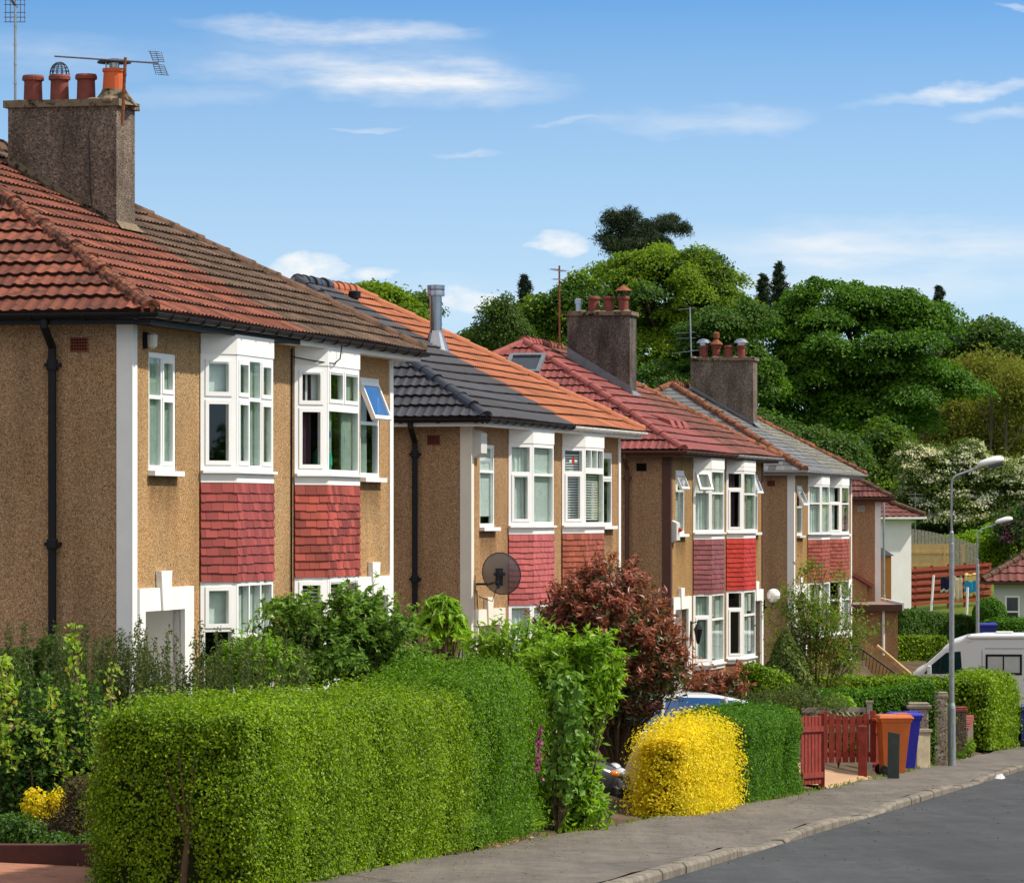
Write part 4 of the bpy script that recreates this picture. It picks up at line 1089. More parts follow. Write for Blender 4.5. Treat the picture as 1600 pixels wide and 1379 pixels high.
# ------------------------------------------------------------------ ground, road, pavement
def sheet(name, Xs, Ys, zf, mat):
    X, Y = np.meshgrid(Xs, Ys); V = np.column_stack([X.ravel(), Y.ravel(), zf(X, Y).ravel()]); nx, ny = len(Xs), len(Ys)
    i = np.arange(ny - 1)[:, None] * nx + np.arange(nx - 1)[None]; i = i.ravel()
    b = MB(); b.add(V, np.stack([i, i + 1, i + nx + 1, i + nx], 1)); return tag(b.build(name, mat, smooth=True), kind='structure')
def soil():
    n = NT('garden ground'); v = n.coords()
    a = n.ramp(n.noise(2.2, 6, v, .7), [(.3, (.05, .035, .022)), (.55, (.10, .07, .045)), (.75, (.16, .10, .065))])
    g = n.ramp(n.noise(.5, 4, v), [(.3, (.05, .085, .012)), (.7, (.12, .15, .018))])
    sep = n.new('ShaderNodeSeparateXYZ'); n.link(v, sep.inputs[0])
    m1 = n.new('ShaderNodeMapRange'); n.link(sep.outputs[1], m1.inputs[0]); m1.inputs[1].default_value = 146; m1.inputs[2].default_value = 156
    return n.done(n.bsdf(n.mul(a, g, m1.outputs[0], 'MIX'), .95, .1, 0, n.bump(n.noise(14, 5, v), .6, .05)))
Ys = np.concatenate([np.arange(18, 160, .75), np.arange(160, 300, 4), np.arange(300, 1300, 50)]); Xs = np.concatenate([np.arange(-400, -20, 20), np.arange(-20, 30, .5), np.arange(30, 420, 15)])
sheet('ground', Xs, Ys, land, soil())

def asphalt(name, c, patch, fleck, scale=130, var=.25, seams=True):
    n = NT(name); v = n.coords()
    base = n.ramp(n.noise(.7, 5, n.coords((1, .45, 1)), .65), [(.3, tuple(x * (1 - var) for x in c)), (.7, tuple(x * (1 + var * .6) for x in c))])
    md = n.ramp(n.noise(3.3, 7, n.coords((1, .6, 1)), .75), [(.3, .72), (.7, 1.2)]); base = n.mul(base, md)
    f = n.ramp(n.noise(scale, 2, v), [(.30, .45), (.5, 1.0), (.72, 1.8)]); col = n.mul(base, f)
    p = n.ramp(n.noise(.33, 3, n.coords((1, .5, 1))), [(.56, 0.0), (.60, .75)]); col = n.mul(col, patch, p, 'MIX')
    lane = n.ramp(n.noise(1.0, 5, n.coords((2.6, .10, 1)), .7), [(.3, .80), (.7, 1.16)]); col = n.mul(col, lane)
    s = n.ramp(n.noise(9, 7, v, .75), [(.60, 0.0), (.68, .7)]); col = n.mul(col, fleck, s, 'MIX')
    if seams:
        vo = n.new('ShaderNodeTexVoronoi', feature='DISTANCE_TO_EDGE'); vo.inputs['Scale'].default_value = .35
        w = n.new('ShaderNodeMix', data_type='RGBA', blend_type='ADD'); w.inputs[0].default_value = .25; n.link(v, w.inputs[6])
        nz = n.new('ShaderNodeTexNoise'); nz.inputs['Scale'].default_value = 1.5; n.link(v, nz.inputs['Vector']); n.link(nz.outputs['Color'], w.inputs[7]); n.link(w.outputs[2], vo.inputs['Vector'])
        cr = n.ramp(vo.outputs['Distance'], [(0, .6), (.006, .68), (.012, 1.0)]); col = n.mul(col, cr)
    return n.done(n.bsdf(col, .9, .2, 0, n.bump(n.noise(scale, 2, v), .5, .006)))
YR = np.arange(20, 150, 1.0)
def strip(name, xf_, zf_, ts, mat):
    V = []; nx = len(ts)
    for Y in YR:
        for t in ts: x = xf_(Y, t); V.append((x, Y, zf_(x, Y, t)))
    b = MB(); i = (np.arange(len(YR) - 1)[:, None] * nx + np.arange(nx - 1)[None]).ravel()
    b.add(V, np.stack([i, i + 1, i + nx + 1, i + nx], 1)); return tag(b.build(name, mat, smooth=True), kind='structure')
def kdip(Y): return min(1, 1.5 * (max(0, 1 - abs(Y - 50.5) / 3.2) + max(0, 1 - abs(Y - 62) / 3.5) + max(0, 1 - abs(Y - 80) / 4)))
strip('pavement', lambda Y, t: kerbx(Y) - .12 - (pavw(Y) - .05) * (1 - t), lambda x, Y, t: float(zp_(Y)) + .012 * math.sin(Y * .9 + 3 * t) + .008 * math.sin(Y * 2.3 + t * 7) - .012 - .075 * kdip(Y) * max(0, (t - .45) / .55) ** 1.5, np.linspace(0, 1, 12), asphalt('worn grey brown pavement asphalt', (.145, .126, .106), (.105, .095, .084), (.21, .17, .13)))
strip('road', lambda Y, t: kerbx(Y) + .02 + 9.0 * t, lambda x, Y, t: float(zp_(Y)) - .115 + .10 * math.sin(math.pi * min(t * 1.1, 1)) * .6, np.linspace(0, 1, 14), asphalt('dark grey road asphalt', (.058, .060, .062), (.048, .050, .052), (.10, .097, .092), 110, .18, False))
def kerb():
    rng = random.Random(5); b = MB(); Y = 22.0
    while Y < 148:
        L = rng.uniform(1.5, 2.5); ha, hb_ = (.105 - .075 * kdip(Y) for Y in (Y, Y + L)); rr = rng.uniform(-.008, .008)
        A = Vector((kerbx(Y) - .13 + rng.uniform(-.006, .006), Y + .002)); Bq = Vector((kerbx(Y + L) - .13 + rng.uniform(-.006, .006), Y + L - .002))
        za, zb = float(zp_(Y)) - .115 + ha + rr, float(zp_(Y + L)) - .115 + hb_ + rr; j = rng.uniform(-.006, .006)
        b.sweep([A, Bq], [(0, [za - .3, zb - .3]), (.15, [za - .3, zb - .3]), (.155, [za - .035 + j, zb - .035]), (.125, [za + j, zb]), (0, [za + j, zb])])
        Y += L
    n = NT('worn stone kerb'); v = n.coords()
    col = n.ramp(n.noise(3, 6, v, .7), [(.3, (.10, .085, .066)), (.55, (.20, .175, .14)), (.75, (.26, .23, .185))])
    s = n.ramp(n.noise(22, 5, v, .7), [(.58, 0.0), (.66, .8)]); col = n.mul(col, (.07, .06, .05), s, 'MIX')
    return tag(b.build('kerb', n.done(n.bsdf(col, .9, .15, 0, n.bump(n.noise(30, 4, v), .5, .01))), bevel=.007), kind='structure')
kerb()
# red driveway of the nearest house, with its dark edging, and a paved drive at the red gates
MAT['paver'] = dull('red monoblock paving', (.34, .155, .095), .9, .15, 0, .25, 5, .3, 30, ((.16, .08, .055), 4, .58))
MAT['paver2'] = dull('buff monoblock paving', (.40, .25, .15), .9, .15, 0, .2, 6, .3, 30)
def patch(name, quad, mat, dz=.02, n=10):
    q = [np.array(v[:2]) for v in quad]; V = []
    for i in range(n + 1):
        for j in range(n + 1):
            a, b = i / n, j / n; p = (q[0] * (1 - a) + q[1] * a) * (1 - b) + (q[3] * (1 - a) + q[2] * a) * b
            V.append((p[0], p[1], float(land(p[0], p[1])) + dz))
    i = (np.arange(n)[:, None] * (n + 1) + np.arange(n)[None]).ravel(); b = MB(); b.add(V, np.stack([i, i + 1, i + n + 2, i + n + 1], 1))
    return tag(b.build(name, mat, smooth=True), kind='structure')
patch('driveway', [(-9, 30), (-1.2, 30), (-2.1, 40.6), (-9, 40.6)], MAT['paver'], .03)
b = MB(); b.box(-9, -2.2, 40.62, 40.76, -3.3, -2.98); tag(b.build('garden_edging', dull('dark red edging', (.09, .035, .03), .8, .2, 0, .25, 6), bevel=.01), 'low dark red edging along the red driveway', 'edging')
patch('gate_path', [(4.2, 75.5), (5.95, 75.5), (6.9, 83.2), (4.7, 83.2)], MAT['paver2'], .035)
strip_m = dull('pink gravel', (.42, .22, .15), .95, .1, 0, .4, 20, .8, 60)
patch('gravel', [G(835, 1312) - Vector((.8, 0, 0)), G(905, 1300), G(915, 1308), G(820, 1322) - Vector((.4, 0, 0))], strip_m, .05, 5)
b = MB(); pts = [G(px, py, 1.865) for px, py in ((1480, 1392), (1530, 1362), (1600, 1335), (1660, 1318))]
b.add([tuple(p + Vector((-.03, 0, .045))) for p in pts] + [tuple(p + Vector((.03, 0, .045))) for p in pts], [(i, i + 1, 4 + i + 1, 4 + i) for i in range(3)])
tag(b.build('road_marking', dull('faded blue paint', (.07, .17, .19), .9, .1, 0, .5, 12)), kind='structure')
# scraps on the road and pavement
for px, py, c in ((1563, 1218, (.8, .8, .8)),):
    p = G(px, py, 1.86); b = MB(); b.add([tuple(p + Vector(v)) for v in ((-.1, 0, .03), (.02, -.06, .02), (.1, .02, .04), (.03, .05, .12), (-.07, .02, .10))], [(0, 1, 3, 4), (1, 2, 3)])
    tag(b.build('litter', dull('white paper', c, .8, .1)), 'crumpled white paper in the gutter by the kerb', 'litter')
# ------------------------------------------------------------------ hedges
hedge('big bright green privet hedge along the pavement in front of the nearest house', (-2.90, 37.9), (-1.17, 47.5), 1.5, [1.58, 1.59, 1.60, 1.62, 1.63], 290000, .033, .022, LF['privet'], 21, r=.33, lump=.10, stems=8, ragged=.07, depth=.15, jit=.48, gaps=.34, trunk=True)
hedge('taller deeper green privet hedge joining the big bright hedge to the ivy bush', (-1.22, 47.2), (-.42, 51.8), 1.5, [1.62, 1.80, 1.90, 1.92], 150000, .034, .023, LF['privet_mid'], 33, r=.42, lump=.12, stems=6, ragged=.07, depth=.15, jit=.5, gaps=.3)
hedge('clipped golden yellow hedge between the ivy bush and the green hedge', (1.95, 58.9), (2.82, 63.9), .68, [1.10, 1.16, 1.08], 62000, .046, .028, LF['yellow'], 22, r=.28, lump=.10, core=CORE_Y, ragged=.14, gaps=.2)
hedge('clipped dark green hedge between the yellow hedge and the red gate', (2.85, 64.9), (4.08, 71.2), 1.15, [1.22, 1.29, 1.33], 70000, .042, .027, LF['privet_dark'], 23, r=.24, lump=.09)
def yh(X0, X1, Y0, Y1, *a, **k): return hedge(a[0], (X0, Y0), (X1, Y1), *a[1:], **k)
def tops(px0, px1, d0, d1, py, n=4, k=0):
    o = []
    for i in range(n):
        f = i / (n - 1); y = d0 + (d1 - d0) * f; x = ((px0 + (px1 - px0) * f) - 800) / FOC * y; o.append(max(.5, W(0, py, y).z - float(land(x, y))))
    return ((px0 - 800) / FOC * d0, d0), ((px1 - 800) / FOC * d1, d1), o
a, c, hs = tops(1158, 1456, 92.0, 94.0, 1078); hedge('low boundary hedge behind the orange and blue bins', a, c, .9, hs, 30000, .065, .042, LF['privet_dark'], 24, r=.15)
a, c, hs = tops(1262, 1476, 101.5, 103.5, 1057); hedge('long clipped hedge running back from the pavement below the slate-roofed house', a, c, .9, hs, 30000, .075, .048, LF['privet'], 25, r=.18)
hedge('tall rounded hedge on the pavement behind the low brown wall', (11.45, 112.6), (13.0, 120.6), 1.15, [1.78, 1.88, 1.86, 1.78], 36000, .085, .055, LF['privet'], 26, r=.35, lump=.10, ragged=.1)
yh(4.75, 5.6, 90.0, 90.9, 'small clipped shrub hedge under the scarlet bay of the maroon-roofed house', .7, [1.25, 1.15], 7000, .07, .045, LF['privet'], 27)
hedge('tall dark hedge below the lawn with the washing line', (13.6, 163.0), (18.35, 170.5), 1.3, [1.45, 1.25, 1.0, .75], 26000, .12, .075, LF['dark'], 28, r=.15, lump=.05)
hedge('low bright hedge strip just behind the motorhome bonnet', (12.35, 149.5), (14.4, 150.5), .9, [.8, .8], 7000, .1, .065, LF['privet'], 29, r=.12)
hedge('dark clipped hedge in front of the white bungalow', (16.95, 158.5), (19.8, 160.0), 1.5, [1.2, 1.25], 14000, .11, .07, LF['privet_dark'], 30, r=.25)
yh(20.0, 25.5, 212, 218, 'bright sloping hedge beyond the red slatted fence', 1.6, [1.6, 1.4, 1.0], 13000, .15, .10, LF['privet'], 31, r=.3)
yh(20.2, 28.0, 226, 229, 'dark shaded hedge under the hawthorn', 1.4, [1.5, 1.4], 11000, .16, .1, LF['dark'], 32, r=.3)
b = MB(); rng = np.random.default_rng(40); c = np.array(onland(17.25, 161.8, 1.3)); blob(b, c, (.62, .62, .62), 5000, .1, .065, rng, .5, shell=.15, lump=.03)
plant('round_bush', 'round clipped bush beside the bungalow window', 'bush', onland(17.25, 161.8), b, stems_mesh(onland(17.25, 161.8), [c], .06, rng), [LF['privet_dark']])

# ------------------------------------------------------------------ garden shrubs
def shrub(name, label, cat, px, py, d, blobs, n, L, Wd, lf, seed, stemr=.022, jit=.6, up=.5, grow=0.0, shell=.5, extra=None, lump=.16, nst=9, sub=None, flat=.6, shoots=None):
    """blobs given in photo pixels (px, py, rx, ry); py is the foot row used only for the base point"""
    rng = np.random.default_rng(seed); base = W(px, py, d); base = onland(base.x, base.y)
    fb = MB(); tips = []; el = [E(bx, by, rx, ry, d) for bx, by, rx, ry in blobs]
    ar = np.array([r[0] * r[2] for _, r in el]); ar = ar / ar.sum()
    if sub:
        cs = clumps(fb, el, sub[0], sub[1], L, Wd, rng, 0, flat, sub[2], .45, jit); tips = [cs[i] for i in rng.choice(len(cs), min(nst * 2, len(cs)), replace=False)]
    else:
        for (c, r), f in zip(el, ar):
            blob(fb, c, r, int(n * f), L, Wd, rng, jit, 0, up, shell, grow, lump)
            for _ in range(nst): tips.append(np.array(c) + ball(rng, 1)[0] * np.array(r) * .85)
    if extra: extra(fb, rng, el)
    st = stems_mesh(base, tips, stemr, rng)
    if shoots: sprigs(fb, el, shoots[0], shoots[1], shoots[2], L, Wd, rng, 1 if 'photinia' in name else 0, shoots[3] if len(shoots) > 3 else .5, st)
    return plant(name, label, cat, base, fb, st, lf if isinstance(lf, list) else [lf])

def whips(fb, rng, base, n, h, spread, per, L, Wd, mat=0, lean=(0, 0), stem=None, top=.35):
    """upright whippy stems with small leaves along them"""
    for _ in range(n):
        a = rng.uniform(0, 6.283); r = spread * rng.random() ** .6
        b0 = np.array(base) + np.array([math.cos(a) * r * .35, math.sin(a) * r * .35, 0]); hh = h * rng.uniform(.6, 1.05)
        tip = b0 + np.array([math.cos(a) * r * 1.15 + lean[0] * hh, math.sin(a) * r * 1.15 + lean[1] * hh, hh])
        t = top + (1 - top) * rng.random(per); t.sort()
        bow = np.array([math.cos(a), math.sin(a), 0]) * r * .35
        P = b0 + np.outer(t, tip - b0) + np.outer(np.sin(t * 3.0), bow) + rng.normal(size=(per, 3)) * L * .35
        D = ball(rng, per); D[:, 2] = D[:, 2] * .4
        leaves(fb, P, D + np.array([0, 0, .6]), L, Wd, rng, .5, mat, grow=D + np.array([0, 0, .7]))
        if stem is not None:
            pts = [tuple(b0 + (tip - b0) * q + bow * math.sin(q * 3)) for q in (0, .35, .7, 1)]
            stem.tube(pts, [.005, .004, .003, .001], 4)

# elder-like shrub in the front garden of the nearest house
shrub('leafy_shrub', 'dense mid green leafy shrub before the far porch of the nearest house', 'shrub', 500, 1065, 52.0, [(520, 990, 70, 50), (462, 1000, 48, 46), (585, 995, 60, 48), (520, 1040, 100, 42), (628, 1030, 48, 30), (445, 1045, 38, 28), (440, 955, 26, 24), (560, 950, 34, 26)], 0, .10, .045, LF['elder'], 41, .03, sub=(.26, 95, .75), flat=.45, nst=12, shoots=(240, .28, 13))
def bigleaf(fb, rng, el):
    for c, r in el:
        D = ball(rng, 190); D[:, 2] = np.abs(D[:, 2]) * .9 - .25
        P = np.array(c) + D * np.array(r) * (rng.uniform(.55, 1.0, 190))[:, None]
        leaves(fb, P, D * .4 + np.array([0, 0, .5]), .22, .075, rng, .35, 0, grow=D * 1.0 + np.array([0, 0, -.35]))
shrub('broadleaf_shrub', 'shrub with long drooping fresh green leaves against the cream corner strip', 'shrub', 688, 1010, 61.0, [(690, 965, 40, 34), (675, 985, 34, 28), (706, 990, 32, 30), (690, 945, 26, 20)], 60, .16, .06, LF['lime'] if False else LF['laurel'], 42, .02, extra=bigleaf)
# olive whippy broom shrubs before the porch and side wall
def broom(label, px, py, d, hpx, n, spread, seed, L=.05, mat='broom'):
    rng = np.random.default_rng(seed); b0 = W(px, py, d); base = onland(b0.x, b0.y); h = (py - hpx) / FOC * d + (b0.z - base.z)
    fb, st = MB(), MB(); whips(fb, rng, base, n, h, spread, 150, L, L * .36, 0, (0, 0), st)
    return plant('broom_shrub', label, 'shrub', base, fb, st, [LF[mat]])
broom('whippy olive broom shrub below the bay of the nearest house', 345, 1075, 47.3, 985, 110, .62, 43)
broom('thin whippy broom shrub across the porch of the nearest house', 262, 1075, 47.6, 990, 30, .42, 44)
broom('dull olive broom shrub against the white corner strip', 175, 1080, 47.8, 975, 90, .55, 45)
broom('tall dull broom shrub at the foot of the black downpipe', 90, 1090, 48.0, 985, 110, .6, 46)
shrub('bush', 'small dark green bush climbing the foot of the downpipe', 'bush', 78, 1060, 48.3, [(80, 1035, 34, 42), (30, 1050, 45, 40)], 2600, .06, .036, LF['dark'], 47)
shrub('bush', 'fresh green bush between the bay of the nearest house and the big hedge', 'bush', 405, 1070, 49.0, [(400, 1040, 45, 32), (370, 1055, 34, 22)], 1400, .085, .033, LF['laurel'], 48, grow=.4, lump=.3, shoots=(80, .22, 13))
shrub('bush', 'dark tangled bush in the left garden bed', 'bush', 60, 1300, 44.5, [(40, 1140, 70, 85), (130, 1150, 60, 80), (60, 1215, 80, 70), (150, 1220, 45, 60), (20, 1260, 60, 55), (110, 1275, 60, 40)], 17000, .055, .034, LF['dark'], 49, .03, shell=.9, lump=.4, shoots=(160, .25, 14))
def limes(seed, specs, d, label):
    rng = np.random.default_rng(seed); fb, st = MB(), MB(); b0 = None
    for pts in specs:
        P3 = [np.array(W(x, y, d + rng.uniform(-.3, .3))) for x, y in pts]
        if b0 is None: b0 = onland(P3[0][0], P3[0][1])
        st.tube([tuple(p) for p in P3], [.016 - .011 * i / (len(P3) - 1) for i in range(len(P3))], 5)
        for a, b_ in zip(P3, P3[1:]):
            n = max(3, int(np.linalg.norm(b_ - a) / .011)); t = rng.random(n); P = a + np.outer(t, b_ - a) + rng.normal(size=(n, 3)) * .045
            D = ball(rng, n); leaves(fb, P, D * .6 + np.array([.25, -.3, .5]), .072, .046, rng, .45, 0, grow=D + np.array([0, 0, .1]))
    return plant('climbing_shrub', label, 'shrub', b0, fb, st, [LF['lime']])
limes(50, [[(150, 1290), (150, 1180), (130, 1100), (115, 1040), (118, 975)], [(150, 1200), (172, 1120), (176, 1040)], [(150, 1200), (105, 1160), (80, 1110), (78, 1080)], [(150, 1220), (100, 1215), (88, 1165), (100, 1135)]], 43.6, 'upright lime green shoots left of the big hedge')
limes(51, [[(-40, 1290), (-10, 1180), (10, 1100), (0, 1040)], [(-10, 1160), (30, 1130), (62, 1150), (75, 1185)], [(-20, 1180), (20, 1090), (8, 1050), (3, 1030)], [(-10, 1170), (12, 1160), (20, 1200)]], 43.2, 'arching lime green branches at the picture edge of the left bed')
shrub('golden_shrub', 'small golden shrub low in the left bed', 'shrub', 70, 1300, 42.3, [(55, 1255, 22, 26), (90, 1250, 16, 20), (75, 1290, 36, 28)], 1500, .045, .026, LF['yellow'], 52, .012)
shrub('heather_shrub', 'withered brown heather beside the golden shrub', 'shrub', 120, 1320, 42.0, [(125, 1245, 30, 38), (120, 1285, 45, 42), (95, 1300, 40, 30)], 4200, .06, .012, LF['heather'], 53, .014, grow=.9)
shrub('bush', 'low dark green growth along the red edging', 'bush', 40, 1330, 41.5, [(25, 1300, 45, 32), (80, 1318, 45, 20), (150, 1318, 35, 20)], 3600, .05, .03, LF['dark'], 54, .012)
# tall ivy / laurel bush over the drive, dock leaves, foxglove
shrub('ivy_bush', 'tall bush of bright pointed leaves at the end of the big hedge', 'bush', 905, 1300, 53.6, [(930, 1035, 42, 36), (890, 1055, 50, 46), (898, 1120, 50, 70), (880, 1190, 50, 70), (896, 1240, 42, 55), (880, 1265, 60, 42), (935, 1080, 32, 40), (860, 1080, 40, 60), (850, 1210, 40, 70), (918, 1282, 38, 22)], 5500, .12, .04, LF['laurel'], 55, .016, grow=.7, up=.35, jit=.6, shell=.6, lump=.3, shoots=(430, .20, 15))
shrub('ivy', 'dark lobed ivy leaves hanging over the end of the big hedge', 'ivy', 870, 1200, 52.9, [(885, 1090, 36, 50), (892, 1150, 30, 50), (878, 1210, 34, 50)], 560, .105, .085, LF['ivy'], 56, .009, up=.3, jit=.6, shell=.6, lump=.3)
shrub('laurel', 'fresh bright laurel behind the big hedge near the cream porch', 'laurel', 800, 1040, 57.0, [(800, 1020, 50, 30), (845, 1030, 30, 32), (760, 1035, 34, 22)], 1500, .11, .035, LF['laurel'], 57, grow=.8, lump=.3, shoots=(120, .28, 14))
rng = np.random.default_rng(58); fb = MB(); b0 = G(822, 1306); st = MB()
for i in range(16):
    a = rng.uniform(0, 6.28); D = np.array([[math.cos(a), math.sin(a), .5]]); leaves(fb, np.array(b0)[None] + D * .16 + np.array([0, 0, .05]), np.array([[-math.cos(a) * .3, -math.sin(a) * .3, 1]]), .34, .11, rng, .15, 0, grow=D * 3)
plant('dock_plant', 'broad dock leaves at the foot of the big hedge', 'plant', b0, fb, st, [LF['laurel']])
rng = np.random.default_rng(59); fb, st = MB(), MB(); p0 = W(838, 1215, 50.6); p1 = W(846, 1125, 50.6); st.tube([p0, p1], [.008, .004], 5)
for i in range(70):
    t = rng.random(); c = np.array(p0.lerp(p1, .12 + .75 * t)) + rng.normal(size=3) * .022 * (1.4 - t); leaves(fb, c[None], rng.normal(size=(1, 3)), .055, .04, rng, .3, 0, grow=np.array([[0, -.3, -1.]]))
plant('foxglove', 'pink foxglove spike against the big hedge', 'flower', onland(p0.x, p0.y), fb, st, [LF['foxglove']])
# red photinias
shrub('photinia', 'large rounded red leaved photinia before the orange half roof house', 'shrub', 965, 1110, 66.0, [(955, 985, 92, 78), (1000, 1030, 72, 66), (920, 960, 62, 52), (1035, 1060, 42, 42), (880, 990, 44, 46), (960, 1080, 80, 45), (950, 920, 55, 34), (955, 1115, 60, 30)], 9000, .12, .038, [LF['photinia2'], LF['photinia']], 60, .022, grow=.9, up=.3, jit=.5, shell=.6, lump=.35, nst=12, shoots=(760, .28, 17, .5))
shrub('photinia', 'small red leaved photinia beside the silver car', 'shrub', 1110, 1100, 80.0, [(1105, 1080, 36, 22), (1140, 1072, 18, 24), (1130, 1090, 34, 18)], 1100, .12, .04, [LF['photinia2'], LF['photinia']], 61, .015, grow=.9, up=.3, jit=.4, lump=.3, shoots=(90, .3, 14, .6))
# conifer, rowan, bushes in the garden of the maroon-roofed house
rng = np.random.default_rng(62); fb = MB(); b0 = W(1228, 1080, 92.0); b0 = onland(b0.x, b0.y); tipz = W(1228, 984, 92).z; hh = tipz - b0.z
n = 9000; t = rng.random(n) ** .75; a = rng.uniform(0, 6.283, n); r = (.02 + .84 * (1 - t) ** .85) * rng.uniform(.72, 1.14, n) * (1 + .12 * np.sin(a * 5 + t * 20))
P = np.array(b0) + np.column_stack([np.cos(a) * r, np.sin(a) * r, t * hh]); leaves(fb, P, np.column_stack([np.cos(a), np.sin(a), np.full(n, .6)]), .10, .05, rng, .7, 0, grow=np.column_stack([np.cos(a) * .5, np.sin(a) * .5, np.ones(n)]))
st = MB(); st.lathe(b0, [(.56, .05), (.42, hh * .35), (.17, hh * .72), (.03, hh * .93)], 12)
plant('conifer', 'small cone-shaped dark conifer in front of the rowan', 'conifer', b0, fb, st, [LF['conifer']], CORE)
def rowan():
    rng = np.random.default_rng(63); d = 96.0; b0 = W(1272, 1062, d); b0 = onland(b0.x, b0.y); st, fb = MB(), MB()
    for bx, by in ((1225, 930), (1250, 905), (1280, 900), (1310, 925), (1335, 935), (1340, 985), (1215, 985), (1295, 950), (1262, 945), (1240, 985), (1325, 1010), (1275, 985)):
        q = np.array(W(bx, by, d + rng.uniform(-1, 1))); f = np.array(b0) + np.array([(bx - 1272) * .0015, 0, .0])
        m = f * .5 + q * .5 + np.array([-(bx - 1272) * .002, rng.normal() * .1, .1]); st.tube([tuple(f), tuple(m), tuple(q)], [.024, .015, .005], 5)
        for k in range(12):
            t = rng.uniform(.5, 1.08); c = f + (q - f) * t + rng.normal(size=3) * .13; e = c + rng.normal(size=3) * .28; st.tube([tuple(f + (q - f) * max(.45, t - .15)), tuple(c), tuple(e)], [.01, .006, .003], 4)
            n = 60; s = rng.random(n); P = c + np.outer(s, e - c) + rng.normal(size=(n, 3)) * .10; D = ball(rng, n); leaves(fb, P, D * .5 + np.array([0, 0, .7]), .10, .034, rng, .5, 0, grow=D)
    plant('rowan', 'slender open rowan tree before the slate-roofed house', 'tree', b0, fb, st, [LF['rowan']])
rowan()
shrub('bush', 'grey green low shrub under the conifer', 'bush', 1190, 1110, 84.5, [(1240, 1088, 36, 20), (1195, 1092, 40, 18), (1300, 1100, 30, 18)], 2600, .06, .022, LF['broom'], 64, .012, grow=.6)
shrub('bush', 'lime green leafy plant over the lattice fence', 'bush', 1310, 1115, 86.0, [(1312, 1102, 26, 20)], 700, .08, .04, LF['laurel'], 65, .012)
shrub('weed', 'small green weeds at the foot of the low brown wall', 'weed', 1512, 1185, 104, [(1515, 1165, 10, 14), (1505, 1180, 12, 8)], 350, .08, .035, LF['laurel'], 66, .008)
# grass tufts and leaf litter at the back of the pavement
rng = np.random.default_rng(70); b = MB()
Y = rng.uniform(40, 100, 700); X = kerbx(Y) - pavw(Y) + rng.normal(size=700) * .10; P = np.column_stack([X, Y, zp_(Y) + .02]); leaves(b, P, np.column_stack([rng.normal(size=700), rng.normal(size=700), rng.random(700) * .3]), .07, .02, rng, .4, 0, grow=np.array([0, 0, 1.6]))
n = 1100; Y = rng.uniform(39, 75, n); t = rng.random(n) ** 2.5; X = kerbx(Y) - pavw(Y) * (1 - t) + .05; leaves(b, np.column_stack([X, Y, zp_(Y) + .012]), np.tile([0, 0, 1.], (n, 1)), .035, .022, rng, .12, 1)
tag(b.build('leaf_litter', [LF['grass'], leaf('dry fallen leaf', (.12, .11, .03), (.25, .24, .05), None, .1, .8)]), 'grass tufts and clippings scattered along the back of the pavement', 'leaf litter', kind='stuff')

rng = np.random.default_rng(71); b = MB(); n = 170
for i in range(n):
    y = rng.uniform(38, 100); t = rng.random() ** 2.2 * 5.0; x = kerbx(y) + .06 + t; r = rng.uniform(.006, .014) * (1.6 if rng.random() < .06 else 1)
    z = float(zp_(y)) - .115 + .06 * math.sin(math.pi * min(t / 9 * 1.1, 1)); b.sphere((x, y, z + r * .3), r, 5, 0, .7)
tag(b.build('grit', dull('loose road grit', (.11, .085, .065), .9, .1, 0, .4, 20)), 'loose grit and small stones on the road along the kerb', 'grit', kind='stuff')
# ------------------------------------------------------------------ gates, bins, pillars, lamps
MAT['redwood'] = dull('red stained timber', (.23, .035, .022), .7, .25, 0, .35, 7, .2, 40, ((.10, .02, .015), 5, .6))
MAT['redfence'] = dull('red stained fence slat', (.25, .048, .03), .8, .2, 0, .2, 4)
MAT['greywood'] = dull('weathered grey timber', (.40, .36, .29), .9, .1, 0, .3, 8)
MAT['newwood'] = dull('new pale timber', (.62, .42, .19), .8, .15, 0, .18, 3)
MAT['tanwood'] = dull('tan timber boards', (.42, .25, .11), .8, .15, 0, .25, 3)
def fence_run(mb, A, B, n, h0, h1, wd, th=.02, z0=.06, top=None):
    A = Vector(A); B = Vector(B); u = (B - A)
    for i in range(n):
        c = A + u * ((i + .5) / n); hh = h0 + (h1 - h0) * (i + .5) / n + (top(i / (n - 1)) if top else 0); du = Vector((u.x, u.y)).normalized() * wd / 2
        mb.obox((c.x - du.x, c.y - du.y), (c.x + du.x, c.y + du.y), 0, th, c.z + z0, c.z + hh)
